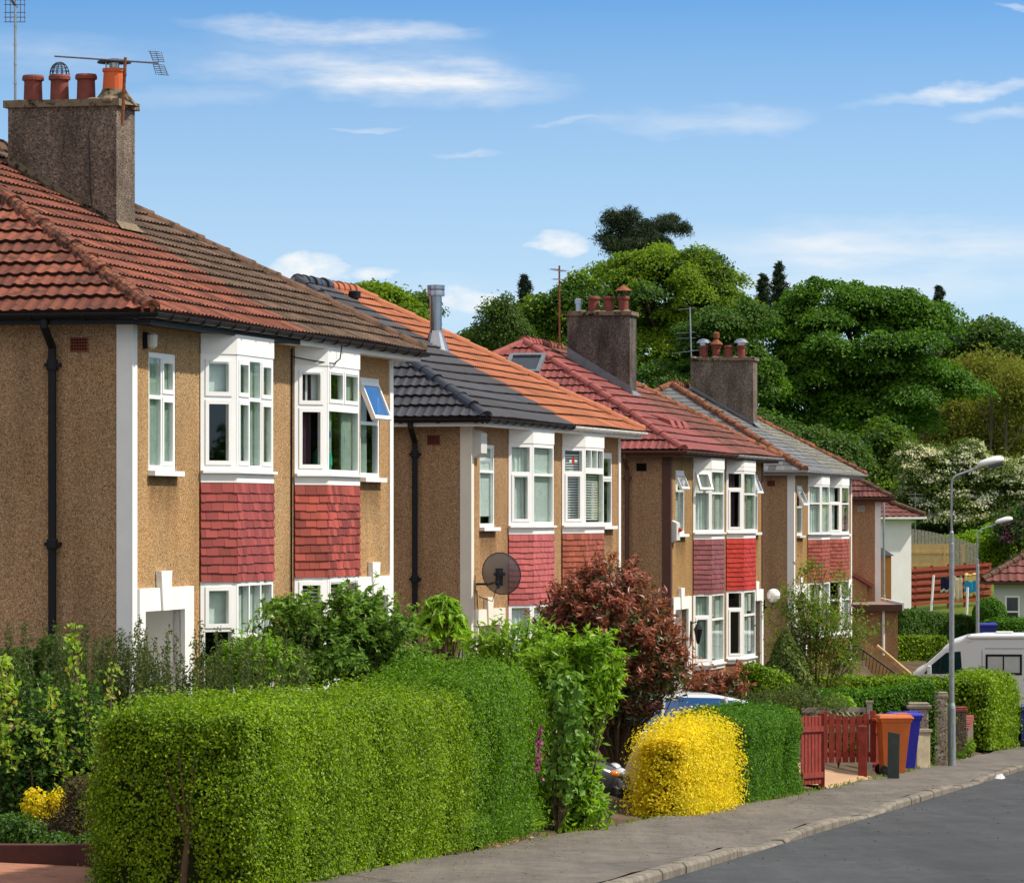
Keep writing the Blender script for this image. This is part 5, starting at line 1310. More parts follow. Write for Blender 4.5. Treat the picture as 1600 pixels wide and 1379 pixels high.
def mkgate(name, label, cat, A, B, n, h, dip=0.0, rails=(.25, .85), posts=(True, True), mat='redwood', wd=.10, railside=1):
    A = Vector(A); B = Vector(B); H = thing(name, label, cat, A); o = Vector((0, 0, 0)); D = B - A; p2, q2 = (0, 0), (D.x, D.y); L = math.hypot(D.x, D.y)
    mb = MB(); fence_run(mb, o, D, n, h, h, wd, top=(lambda t: -dip * (1 - (2 * t - 1) ** 2)) if dip else None); mb.build('picket_panel', MAT[mat], H, bevel=.006)
    mb = MB()
    for r in rails:
        u = Vector((D.x, D.y)) / L; nn = Vector((u.y, -u.x)) * (.021 if railside > 0 else -.046)
        V = []
        for s, z in ((0, 0), (1, D.z)):
            for oo in (0, .045):
                for zz in (-.045, .045):
                    V.append((D.x * s + nn.x * (1 + oo / .03 if railside > 0 else 1 - 0) + (0 if railside > 0 else u.y * oo), D.y * s + nn.y * (1 + oo / .03 if railside > 0 else 1) + (0 if railside > 0 else -u.x * oo), z + r * h + zz))
        mb.add(V, [(0, 1, 3, 2), (4, 6, 7, 5), (0, 4, 5, 1), (2, 3, 7, 6), (0, 2, 6, 4), (1, 5, 7, 3)])
    mb.build('rail', MAT[mat], H)
    for k, c in ((0, o), (1, D)):
        if posts[k]:
            mb = MB(); e = Vector((D.x, D.y, 0)).normalized() * (-.07 if k == 0 else .07); mb.box(c.x + e.x - .05, c.x + e.x + .05, c.y + e.y - .05, c.y + e.y + .05, c.z - .2, c.z + h + .05); mb.build('post', MAT[mat], H, bevel=.008)
    return H
g0 = G(1250, 1232); g1 = G(1284, 1229); g1 = Vector((g0.x + .42, g0.y + 1.25, float(zp_(g0.y + 1.25))))
mkgate('gate', 'dark red picket gate leaf closed at the end of the green hedge', 'gate', g0, g1, 6, 1.18, 0, (.18, .82), (False, True), railside=1, wd=.17)
a0 = W(1283, 1196, 83.4); a1 = W(1369, 1195, 83.6)
mkgate('picket_fence', 'red picket fence with a dipped top across the back of the gateway', 'fence', a0, a1, 8, 1.02, .10, (.2, .8), (False, False), wd=.108, railside=-1)
b0 = G(1347, 1212); b1 = Vector((b0.x + .12, b0.y + .9, b0.z - .03))
mkgate('gate', 'folded red picket gate leaf beside the orange bin', 'gate', G(1352, 1207) + Vector((.05, 0, 0)), G(1352, 1207) + Vector((.34, .35, -.01)), 4, 1.0, 0, (.2, .8), (False, False), wd=.085)
b = MB(); b.box(b0.x - .07, b0.x + .09, b0.y - .07, b0.y + .07, b0.z - .2, b0.z + .93); tag(b.build('gate_post', MAT['redwood'], bevel=.01), 'square red timber gate post at the pavement edge', 'post')
H = thing('lattice_fence', 'grey weathered lattice fence above the red picket fence', 'fence', W(1252, 1200, 85.5)); o = H.location
b = MB(); q = W(1354, 1200, 85.6) - o; zt = W(0, 1109, 85.5).z - o.z
b.obox((0, 0), (q.x, q.y), 0, .05, zt - .04, zt + .05); b.obox((0, 0), (q.x, q.y), 0, .04, zt - .42, zt - .36); b.build('rail', MAT['greywood'], H)
b = MB()
for i in range(13):
    x = q.x * i / 12
    for s in (1, -1): b.tube([(x, .0 + .01 * s, zt - .38), (x + s * .28, .01 * s, zt - .04)], .014, 4)
b.build('lattice', MAT['greywood'], H)
b = MB(); b.box(q.x, q.x + .1, -.05, .05, -.3, zt + .14); b.box(q.x - .02, q.x + .12, -.07, .07, zt + .14, zt + .18); b.build('post', MAT['greywood'], H)

def bin_(label, loc, rz, colour, lidc=None, group='wheelie bins'):
    H = thing('wheelie_bin', label, 'wheelie bin', loc, rz, group); c = dull('bin plastic ' + label[:9], colour, .45, .4, 0, .12, 3); 
    b = MB(); V = []
    secs = [(.05, -.24, .21, .23), (.50, -.27, .27, .255), (.93, -.30, .33, .28), (.97, -.33, .36, .30), (1.0, -.33, .36, .30)]
    for z, xa, xb, w in secs: V += [(xa, -w, z), (xb, -w, z), (xb, w, z), (xa, w, z)]
    b.add(V, [(4 * i + j, 4 * i + (j + 1) % 4, 4 * i + 4 + (j + 1) % 4, 4 * i + 4 + j) for i in range(len(secs) - 1) for j in range(4)] + [(3, 2, 1, 0), tuple(4 * (len(secs) - 1) + j for j in range(4))])
    b.box(.20, .225, -.12, .12, .3, .31); b.build('body', c, H, bevel=.015)
    b = MB(); V = []
    for z, xa, xb, w in ((1.002, -.36, .39, .31), (1.03, -.37, .40, .315), (1.075, -.33, .34, .27), (1.085, -.2, .25, .2)): V += [(xa, -w, z), (xb, -w, z), (xb, w, z), (xa, w, z)]
    b.add(V, [(4 * i + j, 4 * i + (j + 1) % 4, 4 * i + 4 + (j + 1) % 4, 4 * i + 4 + j) for i in range(3) for j in range(4)] + [(3, 2, 1, 0), (12, 13, 14, 15)])
    for y in (-.15, .15): b.box(.05, .36, y - .03, y + .03, 1.06, 1.10)
    b.build('lid', c, H, bevel=.012)
    b = MB(); b.tube([(-.40, -.2, 1.0), (-.40, .2, 1.0)], .018, 8); b.box(-.41, -.3, -.21, -.18, .96, 1.01); b.box(-.41, -.3, .18, .21, .96, 1.01); b.build('handle', c, H)
    for y in (-.27, .27):
        b = MB(); Tm = Matrix.Translation((-.24, y, .10)) @ Matrix.Rotation(math.pi / 2, 4, 'X'); b.lathe((0, 0, 0), [(.03, -.03), (.09, -.028), (.10, -.02), (.10, .02), (.09, .028), (.03, .03)], 18, 0, Tm); b.lathe((0, 0, 0), [(.035, -.035), (.035, .035)], 10, 1, Tm); b.build('wheel', [MAT['black'], MAT['cowl']], H)
    H.scale = (.86, .95, 1.05)
    return H
p = G(1395, 1211); bin_('orange wheelie bin by the red gate with a dark board against it', p, .12, (.50, .12, .02))
bin_('royal blue wheelie bin half hidden behind the orange one', G(1414, 1204) + Vector((.0, .3, 0)), .12, (.02, .02, .34))
bin_('navy blue wheelie bin on the pavement at the right edge', G(1603, 1166), .25, (.012, .022, .16))
bin_('small distant blue bin beside the bungalow hedge', onland(16.55, 156.0), 0, (.02, .025, .30))
pb = G(1394, 1214); b = MB(); b.prism([(pb.x - .11, pb.y - .28, pb.z + .0), (pb.x + .10, pb.y - .32, pb.z + .0), (pb.x + .13, pb.y - .12, pb.z + .80), (pb.x - .08, pb.y - .08, pb.z + .84)], (0, .03, .0))
tag(b.build('board', dull('dark green board', (.022, .032, .028), .6, .3, 0, .3, 6, .1, 30), bevel=.006), 'dark green board leaning on the orange bin', 'board')

def pillar(label, px, py, top_py, wpx, mat, cap, wall=None, capw=.06, name='pillar', tiles=0):
    p = G(px, py); k = FOC / p.y; w = wpx / k; h = (py - top_py) / k
    H = thing(name, label, 'gate pillar', p); b = MB(); b.box(-w / 2, w / 2, 0, w, -.3, h - .09); b.build('shaft', mat, H, bevel=.012)
    b = MB(); b.box(-w / 2 - capw, w / 2 + capw, -capw, w + capw, h - .089, h - .02); b.box(-w / 2 - capw * .3, w / 2 + capw * .3, -capw * .3, w + capw * .3, h - .02, h + .03); b.build('cap', cap, H, bevel=.012); return H, p, w, h
MAT['capstone'] = dull('concrete cope', (.33, .28, .22), .9, .1, 0, .25, 6, .3, 40)
MAT['creamdash'] = dull('cream harled wall', (.50, .41, .28), .95, .1, 0, .25, 5, .5, 50)
MAT['browndash'] = pebble('brown harled wall', (.06, .045, .035), (.22, .165, .12), (.38, .31, .25), 34)
pillar('short wide pebbledash pillar with a flat cope behind the blue bin', 1436, 1196, 1100, 29, MAT['dash_grey'], MAT['capstone'])
H, p, w, h = pillar('tall narrow pebbledash pillar left of the lamp column', 1470, 1195, 1083, 20, MAT['dash_grey'], MAT['capstone'], capw=.02)
b = MB(); b.box(-w / 2 - .012, -w / 2 - .002, .02, w - .02, -.2, h - .15); b.build('rusty_streak', MAT['rust'], H)
p = G(1424, 1198); q = p + Vector((.22, 1.2, -.05)); H = thing('garden_wall', 'low cream harled wall stub behind the bins', 'wall', p)
b = MB(); b.obox((0, 0), (.30, .15), 0, .2, -.3, .72); b.build('wall', MAT['creamdash'], H, bevel=.02)
b = MB(); b.obox((-.02, 0), (.33, .16), -.02, .23, .721, .78); b.build('cope', MAT['capstone'], H)
pillar('brown pillar with a red tile top right of the lamp column', 1503, 1181, 1106, 15, MAT['browndash'], MAT['r_maroon'], capw=.03)
pillar('narrow dark brown pillar at the end of the low wall', 1529, 1171, 1091, 15, MAT['browndash'], dull('dark brick cap', (.13, .06, .045), .9, .1, 0, .3, 8), capw=.02)
pillar('brick pillar beside the navy bin', 1594, 1160, 1083, 20, dull('mixed brick', (.28, .15, .10), .9, .1, 0, .4, 14, .3, 30), MAT['capstone'], capw=.04)
p = G(1512, 1178); q = G(1524, 1171); H = thing('low_wall', 'low brown harled wall with red brick cope between two pillars', 'wall', p); dd = q - p
b = MB(); b.obox((0, 0), (dd.x, dd.y), -.22, 0, -.4, .58); b.build('wall', MAT['browndash'], H, bevel=.01)
b = MB(); rr = random.Random(4)
for i in range(12): 
    f0, f1_ = i / 12, (i + .9) / 12; z = .581 + .10 * math.sin(i / 11 * 3.14) ; b.obox((dd.x * f0, dd.y * f0), (dd.x * f1_, dd.y * f1_), -.24, .02, .581, z + .05 + rr.uniform(0, .02))
b.build('cope', MAT['r_maroon'], H)

def lamp(label, base, top_z, arm=(.55, 0, .20), group='street lamps'):
    H = thing('street_lamp', label, 'street lamp', base, 0, group); h = top_z - base.z
    b = MB(); b.lathe((0, 0, 0), [(.085, -.2), (.085, 1.18), (.075, 1.24), (.057, 1.3), (.053, h * .76), (.046, h * .765), (.043, h * .80), (.03, h * .805)], 18)
    bend = [(0, 0, h * .8), (0, 0, h - .22)] + [(.13 - .13 * math.cos(t), 0, h - .22 + .20 * math.sin(t)) for t in (.4, .8, 1.2)] + [(.16, 0, h), (arm[0] + .02, 0, h + arm[2] - .05)]
    b.tube(bend, .024, 10); b.build('column', MAT['galv'], H, smooth=False)
    b = MB(); b.box(-.03, .03, -.09, -.084, .35, .85); b.build('access_door', MAT['galv'], H)
    b = MB(); V = []; n = 7; ax = Vector((1, 0, .20)).normalized()
    st = [(0, .05, .05, .03), (.06, .09, .08, .05), (.2, .13, .10, .06), (.36, .15, .115, .055), (.48, .12, .095, .05), (.56, .05, .04, .03)]
    for s, w, up, dn in st:
        for k in range(12):
            t = 6.28318 * k / 12; V.append((arm[0] + s * .97 - (.06 if math.sin(t) < 0 else 0) * 0, w * math.cos(t), h + arm[2] + s * .20 + (up if math.sin(t) > 0 else dn) * math.sin(t)))
    b.add(V, [(i * 12 + k, i * 12 + (k + 1) % 12, (i + 1) * 12 + (k + 1) % 12, (i + 1) * 12 + k) for i in range(5) for k in range(12)] + [tuple(range(12))[::-1], tuple(60 + k for k in range(12))]); b.build('lantern', dull('pale lamp hood', (.78, .78, .76), .4, .4, 0, .06, 6), H, smooth=True)
    b = MB(); b.tube([(arm[0] + .2, 0, h + arm[2] - .035), (arm[0] + .52, 0, h + arm[2] + .045)], [.05, .055], 10); b.build('lamp_bowl', dull('grey lamp bowl', (.10, .11, .13), .2, .5), H)
    return H
lb = G(1487, 1194); lamp('tall grey street lamp on the pavement beside the tall pebbledash pillar', lb, W(0, 741, lb.y).z)
l2 = onland(14.55, 140.0); lamp('smaller grey street lamp rising behind the motorhome', l2, W(0, 826, 140).z)
b = MB(); p = onland(13.28, 160.0); b.lathe(p, [(.06, -.3), (.06, 2), (.045, 2.1), (.04, W(0, 780, 160).z - p.z)], 12); tag(b.build('lamp_column', MAT['galv']), 'bare grey column against the white house', 'column')

# ------------------------------------------------------------------ vehicles
MAT['silver'] = dull('silver car paint', (.62, .64, .66), .25, .5, .35, .04, 2)
MAT['darkpaint'] = dull('dark grey car paint', (.05, .055, .065), .22, .6, .3, .1, 2)
MAT['carglass'] = dull('car glass with painted sky reflection', (.015, .07, .20), .05, .8, 0, .1, 2)  # blue base colour stands in for sky reflected in the windows
MAT['tyre'] = dull('tyre rubber', (.015, .015, .015), .85, .2)
MAT['amber'] = dull('amber lens', (.75, .22, .02), .15, .6)
MAT['lens'] = dull('headlamp lens', (.55, .58, .6), .1, .7, .2)
def wheel(H, x, y, r=.31, w=.2):
    b = MB(); Tm = Matrix.Translation((x, y, r)) @ Matrix.Rotation(math.pi / 2, 4, 'X')
    b.lathe((0, 0, 0), [(r * .62, -w / 2), (r * .95, -w / 2), (r, -w * .35), (r, w * .35), (r * .95, w / 2), (r * .62, w / 2)], 26, 0, Tm); o = b.build('wheel', MAT['tyre'], H)
    b = MB(); b.lathe((0, 0, 0), [(.05, -w * .47), (r * .5, -w * .44), (r * .61, -w * .5), (r * .61, w * .5), (r * .5, w * .44), (.05, w * .47)], 20, 0, Tm); b.build('rim', MAT['galv'], o)
def car(label, loc, rz, paint, L=4.0):
    H = thing('parked_car', label, 'car', loc, rz)
    st = [(.50, .42, .50, .62), (.485, .33, .62, .74), (.44, .24, .74, .82), (.36, .22, .86, .85), (.24, .22, .93, .86), (0, .22, .95, .865), (-.25, .22, .97, .865), (-.40, .23, .98, .85), (-.47, .3, .95, .80), (-.50, .42, .80, .70)]
    b = MB(); V = []; m = 12
    for x, z0, z1, w in st:
        pr = [(-w * .86, z0), (-w, z0 + .10), (-w, (z0 + z1) / 2), (-w * .985, z1 - .10), (-w * .90, z1 - .02), (-w * .5, z1 + .015), (w * .5, z1 + .015), (w * .90, z1 - .02), (w * .985, z1 - .10), (w, (z0 + z1) / 2), (w, z0 + .10), (w * .86, z0)]
        V += [(x * L, y, z) for y, z in pr]
    b.add(V, [(i * m + j, i * m + (j + 1) % m, (i + 1) * m + (j + 1) % m, (i + 1) * m + j) for i in range(len(st) - 1) for j in range(m)] + [tuple(range(m))[::-1], tuple((len(st) - 1) * m + j for j in range(m))])
    b.build('body', paint, H, smooth=True)
    gs = [(.26, .95, .80, .78), (.12, 1.28, .83, .68), (.04, 1.40, .83, .64), (-.10, 1.46, .83, .63), (-.28, 1.44, .83, .62), (-.40, 1.34, .82, .62), (-.485, .98, .78, .72)]
    b = MB(); V = []; m = 6
    for x, zt, wb, wt in gs:
        V += [(x * L, -wb, .93), (x * L, -wt, max(zt - .05, .935)), (x * L, -wt * .8, max(zt, .94)), (x * L, wt * .8, max(zt, .94)), (x * L, wt, max(zt - .05, .935)), (x * L, wb, .93)]
    F, M_ = [], []
    for i in range(len(gs) - 1):
        for j in range(5):
            F.append((i * m + j, i * m + j + 1, (i + 1) * m + j + 1, (i + 1) * m + j)); M_.append(1 if (j in (1, 2, 3) and 1 <= i <= 4) else 0)
    b.add(V, np.array(F), np.array(M_)); b.build('window', [MAT['carglass'], paint], H, smooth=False)
    b = MB()
    for s in (1, -1):
        for pts in ([(.26 * L, s * .81, .94), (.12 * L, s * .70, 1.26), (.04 * L, s * .655, 1.385)], [(-.02 * L, s * .84, .95), (-.04 * L, s * .655, 1.41)], [(-.485 * L, s * .78, .97), (-.40 * L, s * .64, 1.31)], [(-.30 * L, s * .835, .95), (-.31 * L, s * .64, 1.40)]):
            b = MB(); b.tube(pts, .03, 6); b.build('window_pillar', paint, H)
    for s in (1, -1):
        b = MB()
        for (cx, cy, cz, rx, ry, rz_, mm_) in ((.462 * L, s * .60, .66, .10, .17, .085, 0), (.437 * L, s * .765, .655, .085, .05, .06, 1)):
            b.lathe((0, 0, 0), [(max(math.sin(math.pi * k / 8), 1e-3), -math.cos(math.pi * k / 8)) for k in range(9)], 14, mm_, Matrix.Translation((cx, cy, cz)) @ Matrix.Diagonal((rx, ry, rz_, 1)))
        b.build('headlight', [MAT['lens'], MAT['amber']], H, smooth=True)
        b = MB(); b.box(.17 * L, .20 * L, s * .87 - .06, s * .87 + .06, .93, 1.05); b.build('mirror', paint, H, bevel=.02)
    b = MB(); b.sweep([(.44 * L, .84), (.495 * L, .6), (.51 * L, 0), (.495 * L, -.6), (.44 * L, -.84)][::-1], [(-.02, .30), (.03, .32), (.035, .46), (-.02, .50)]); b.build('bumper', dull('dark bumper ' + label[:4], (.04, .04, .045), .5, .4), H)
    b = MB(); b.box(.49 * L, .505 * L, -.26, .26, .50, .58); b.build('grille', MAT['black'], H)
    b = MB(); b.tube([(-.36 * L, 0, 1.42), (-.40 * L, 0, 1.58)], .007, 5); b.build('antenna', MAT['black'], H)
    for x in (.32 * L, -.30 * L):
        for y in (-.76, .76): wheel(H, x, y)
    return H
pc = onland(-.38, 62.4); car('dark grey car nosing out between the ivy bush and the yellow hedge', (-.38, 62.4, -4.22), .04, MAT['darkpaint'], 4.0)
car('silver car with blue reflecting windows behind the yellow hedge', (2.35, 77.3, -4.52), math.pi + .15, MAT['silver'], 4.0)

def motorhome():
    H = thing('motorhome', 'white high-roofed motorhome with red stripes parked nose-in on a drive', 'motorhome', (11.15, 126.6, -5.95), -.11)
    MAT['vanwhite'] = dull('white van paint', (.74, .76, .77), .3, .5, 0, .03, 1)
    prof = [(.04, .42), (.0, .6), (.0, 1.05), (.05, 1.36), (.28, 1.58), (.50, 1.72), (1.06, 2.22), (1.32, 2.42), (1.7, 2.55), (2.2, 2.60), (5.7, 2.62), (5.82, 2.5), (5.85, .5), (5.7, .38)]
    b = MB(); b.prism([(x, 0, z) for x, z in prof], (0, 2.05, 0)); b.build('body', MAT['vanwhite'], H, bevel=.09)
    b = MB(); b.prism([(.48, -.004, 1.48), (.62, -.004, 1.66), (1.12, -.004, 2.08), (1.52, -.004, 2.12), (1.56, -.004, 1.56), (1.4, -.004, 1.48)], (0, .03, 0)); b.prism([(.56, .1, 1.775), (1.02, .1, 2.185), (1.02, 1.95, 2.185), (.56, 1.95, 1.775)], (-.02, 0, .02)); b.build('cab_window', dull('dark teal cab glass', (.008, .03, .04), .06, .6, 0, .5, 2), H)
    b = MB(); b.tube([(.92, -.012, 1.48), (.98, -.012, 1.92)], .022, 6); b.tube([(2.12, -.008, .6), (2.12, -.008, 2.15)], .006, 5); b.tube([(3.42, -.004, .6), (3.42, -.004, 2.45)], .008, 5); b.tube([(2.2, -.004, 2.2), (5.6, -.004, 2.2)], .006, 5); b.build('panel_seam', MAT['cowl'], H)
    b = MB()
    for x0, x1, z0, z1 in ((2.22, 3.24, 1.46, 1.52), (2.22, 3.24, 1.98, 2.04), (2.22, 2.28, 1.52, 1.98), (3.18, 3.24, 1.52, 1.98), (2.70, 2.74, 1.52, 1.98)): b.box(x0, x1, -.03, -.002, z0, z1)
    wf = b.build('window', MAT['black'], H, bevel=.01)
    b = MB(); b.box(2.28, 3.18, -.012, -.003, 1.52, 1.98); b.build('pane', dull('blinded van pane', (.50, .52, .50), .25, .5, 0, .1, 3), wf)
    b = MB(); b.tube([(1.72, .02, 2.52), (5.75, .02, 2.56)], .075, 12); b.box(1.70, 1.80, -.03, .10, 2.40, 2.60); b.build('awning', MAT['vanwhite'], H)
    b = MB(); b.box(2.5, 3.0, .7, 1.3, 2.58, 2.66); b.build('roof_vent', MAT['greyplastic'], H, bevel=.03)
    b = MB(); b.prism([(3.3, -.004, 1.40), (4.3, -.004, 1.52), (5.85, -.004, 1.52), (5.85, -.004, 1.40)], (0, .003, 0)); b.prism([(3.4, -.004, 1.24), (4.2, -.004, 1.27), (3.6, -.004, 1.20)], (0, .003, 0)); b.build('stripe', dull('red stripe', (.55, .02, .03), .35, .4), H)
    b = MB(); b.box(3.3, 5.85, -.03, -.002, 1.31, 1.36); b.build('rubbing_strip', MAT['cowl'], H)
    b = MB(); b.box(.58, .70, -.20, -.06, 1.46, 1.72); b.box(.64, .68, -.08, 0, 1.48, 1.54); b.build('wing_mirror', [MAT['vanwhite']], H, bevel=.02)
    b = MB(); b.sphere((.12, .2, .95), .16, 10, 0, .8); b.build('headlight', MAT['lens'], H)
    for x in (.95, 4.7):
        for y in (.1, 1.95): wheel(H, x, y, .34, .22)
motorhome()

# ------------------------------------------------------------------ garage, railings, fences, small houses behind
def garage():
    H = thing('garage', 'flat-roofed pebbledash garage with white edge trim below the farthest house', 'garage', (9.2, 137.0, -5.9)); wd, dp, hh = 2.6, 8.0, 3.0
    b = MB(); b.box(0, wd, 0, dp, -1, hh); b.build('wall', MAT['dash2'], H)
    b = MB(); b.box(-.1, wd + .12, -.15, dp, hh + .001, hh + .16); b.build('roof', dull('brown felt roof', (.25, .17, .14), .9, .1, 0, .2, 3), H)
    b = MB(); b.box(-.1, wd + .12, -.19, -.151, hh - .02, hh + .18); b.build('fascia', MAT['brown_paint'], H)
    b = MB(); b.box(wd + .121, wd + .17, -.19, dp, hh - .0, hh + .24); b.build('edge_trim', MAT['white'], H)
    b = MB(); b.tube([(wd - .45, -.07, hh), (wd - .45, -.07, -.8)], .045, 8); b.build('downpipe', MAT['whitegut'], H)
garage()
A = W(1352, 1048, 131); B = W(1424, 1075, 131); H = thing('timber_fence', 'tan board fence stepping down beside the garage', 'fence', A)
b = MB(); D = B - A
for i in range(16):
    f0, f1_ = i / 16, (i + .93) / 16; zt = W(0, 1000 + 62 * f0, 131).z - A.z; b.box(D.x * f0, D.x * f1_, 0, .03, -1.5, zt)
b.build('board', MAT['tanwood'], H)
b = MB(); b.tube([(D.x * .25, .0, W(0, 1008, 131).z - A.z), (D.x * 1.02, 0, W(0, 1055, 131).z - A.z)], .045, 6); b.build('rail', MAT['newwood'], H)
A = W(1328, 1045, 127); H = thing('stair_railing', 'thin dark metal stair railing in front of the tan board fence', 'railing', A); b = MB()
top = [W(1322, 996, 127) - A, W(1408, 1058, 127) - A]; bot = [W(1322, 1034, 127) - A, W(1400, 1082, 127) - A]; b.tube(top, .025, 6); b.tube(bot, .018, 6); b.build('handrail', MAT['cowl'], H)
b = MB()
for i in range(17): b.tube([top[0].lerp(top[1], i / 16), bot[0].lerp(bot[1], i / 16)], .010, 5)
b.build('baluster', MAT['cowl'], H)

def simple_house(name, label, x0, y0, wd, dp, zg, he, wall, roofm, ridge, pitch, wins=(), fascia=None, seed=3, ov=.4, gauge=.32, rz=0.0):
    rng = np.random.default_rng(seed); rr = random.Random(seed); H = thing(name, label, 'house', (x0, y0, zg), rz)
    b = MB(); b.box(0, wd, 0, dp, -1.5, he); b.build('wall', wall, H)
    w2, d2 = wd + 2 * ov, dp + 2 * ov; R = min(w2, d2) / 2; rb = MB(); kw = dict(gauge=gauge, wave=.03, period=.3, lift=.04, ds=.06)
    for O, A_, B_, L in (((-ov, -ov, he + .1), (1, 0), (0, 1), w2), ((wd + ov, -ov, he + .1), (0, 1), (-1, 0), d2), ((-ov, dp + ov, he + .1), (0, -1), (1, 0), d2), ((wd + ov, dp + ov, he + .1), (-1, 0), (0, -1), w2)):
        tile_face(rb, O, A_, B_, L, R, 1, 1, 0, L, pitch, rng, **kw)
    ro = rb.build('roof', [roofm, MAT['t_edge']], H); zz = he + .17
    for c, s in (((-ov, -ov), (1, 1)), ((wd + ov, -ov), (-1, 1)), ((-ov, dp + ov), (1, -1)), ((wd + ov, dp + ov), (-1, -1))):
        rd = MB(); ridge_line(rd, (c[0], c[1], zz), (c[0] + s[0] * R, c[1] + s[1] * R, zz + R * pitch), .11, rr); rd.build('ridge_tiles', ridge, ro)
    plan = [(0, 0), (wd, 0), (wd, dp), (0, dp)]; b = MB(); b.band(plan, .003, ov - .02, he - .01, he + .01, True); b.band(plan, ov - .05, ov + .06, he + .011, he + .11, True); b.build('gutter', fascia or MAT['whitegut'], H)
    for (xa, xb, za, zb) in wins:
        b = MB(); fr = .07
        b.box(xa, xa + fr, -.05, .0, za, zb); b.box(xb - fr, xb, -.05, 0, za, zb); b.box(xa + fr, xb - fr, -.05, 0, za, za + fr); b.box(xa + fr, xb - fr, -.05, 0, zb - fr, zb); b.box(xa + fr, xb - fr, -.05, 0, zb - .62, zb - .56); wo = b.build('window', MAT['upvc'], H)
        b = MB(); b.box(xa + fr, xb - fr, -.02, -.003, za + fr, zb - fr); b.build('pane', dull('dark pane', (.05, .06, .07), .08, .6, 0, .4, 3), wo)
    return H
MAT['whitewall'] = dull('white harled wall', (.78, .78, .76), .9, .1, 0, .05, 2, .3, 20)
MAT['greywall'] = dull('pale grey harled wall', (.55, .58, .56), .9, .1, 0, .05, 2, .3, 20)
simple_house('white_house', 'white harled house with a brown tiled hipped roof beyond the farthest house', 6.7, 177.0, 10.35, 9.0, -4.4, 4.25, MAT['whitewall'], MAT['t_brownred'], MAT['r_brown'], .5, (), None, 3, rz=.42)
simple_house('bungalow', 'pale grey bungalow with a brown hipped roof at the right edge', 17.75, 165.0, 9.0, 8.5, -4.9, 2.38, MAT['greywall'], MAT['t_brownred'], MAT['r_brown'], .58, ((.40, .95, .75, 1.95), (2.2, 3.2, .75, 1.95)), MAT['brown_paint'], 4, .4, .45, -.115)
H = thing('shed', 'small orange timber shed with a grey felt roof beside the white house', 'shed', W(1372, 930, 170.0)); b = MB(); z1 = W(0, 868, 170).z - H.location.z
b.box(-1.2, .5, 0, 1.6, -1, z1); b.build('wall', dull('orange shiplap', (.55, .22, .05), .7, .2, 0, .15, 5), H); b = MB(); b.prism([(-1.3, -.1, z1), (.62, -.1, z1), (-.35, -.1, z1 + .62)], (0, 1.8, 0)); b.build('roof', dull('grey felt', (.26, .26, .25), .9, .1), H)
b = MB(); b.box(-.9, .0, -.02, -.002, z1 - .75, z1 - .05); b.build('window', MAT['void'], H)
def slat_fence():
    A = W(1368, 952, 185.0); B = W(1549, 940, 190.0); H = thing('slatted_fence', 'long red slatted fence around the lawn with the washing line', 'fence', A); D = B - A; h0, h1 = 1.55, 1.72
    def rail(b, f0, f1_, z0a, z0b, off):
        V = []
        for f, z in ((f0, z0a), (f1_, z0b)):
            for y in (off, off + .03):
                for dz in (0, .13): V.append((D.x * f, D.y * f + y, D.z * f + z + dz))
        b.add(V, [(0, 1, 3, 2), (4, 6, 7, 5), (0, 4, 5, 1), (2, 3, 7, 6), (0, 2, 6, 4), (1, 5, 7, 3)])
    b = MB()
    for i in range(6): rail(b, 0, 1, .06 + i * .275, .06 + i * .295, -.06); 
    for i in range(5): rail(b, 0, 1, .215 + i * .275, .20 + i * .295, .06)
    b.build('slat_panel', MAT['redfence'], H)
    for k in range(7):
        b = MB(); f = (k + .35) / 7; b.box(D.x * f - .05, D.x * f + .05, D.y * f - .028, D.y * f + .058, D.z * f - .4, D.z * f + 1.62 + .14 * f); b.build('post', MAT['redfence'], H)
slat_fence()
A = W(1418, 915, 197.0); H = thing('board_fence', 'new pale timber board fence beside the white house', 'fence', A); D = W(1483, 915, 197.0) - A; zt = W(0, 849, 197).z - A.z; rr = random.Random(9); b = MB()
for i in range(17): b.box(D.x * i / 17, D.x * (i + .9) / 17, 0, .03, -.4, zt + rr.uniform(-.02, .02))
b.build('board_panel', MAT['newwood'], H); b = MB()
for z in (zt - .45, zt - 1.0): b.box(0, D.x, -.05, -.001, z, z + .12)
b.build('rail', MAT['newwood'], H); b = MB(); b.box(D.x * .86, D.x * .9, -.12, -.051, -.4, zt - .03); b.build('post', MAT['newwood'], H)
A = W(1418, 870, 206.0); H = thing('old_fence', 'old brown board fence sloping behind the new timber fence', 'fence', A); b = MB()
for i in range(20):
    b.box(i * .16, i * .16 + .14, 0, .03, -1, W(0, 826 + 24 * (i / 19) ** 1.5, 206).z - A.z)
b.build('board_panel', MAT['greywood'], H)
b = MB(); p = W(1505, 900, 200.0); b.box(p.x - .06, p.x + .06, p.y - .06, p.y + .06, p.z - .5, W(0, 850, 200).z); tag(b.build('timber_post', MAT['newwood']), 'lone pale timber post behind the red slatted fence', 'post')
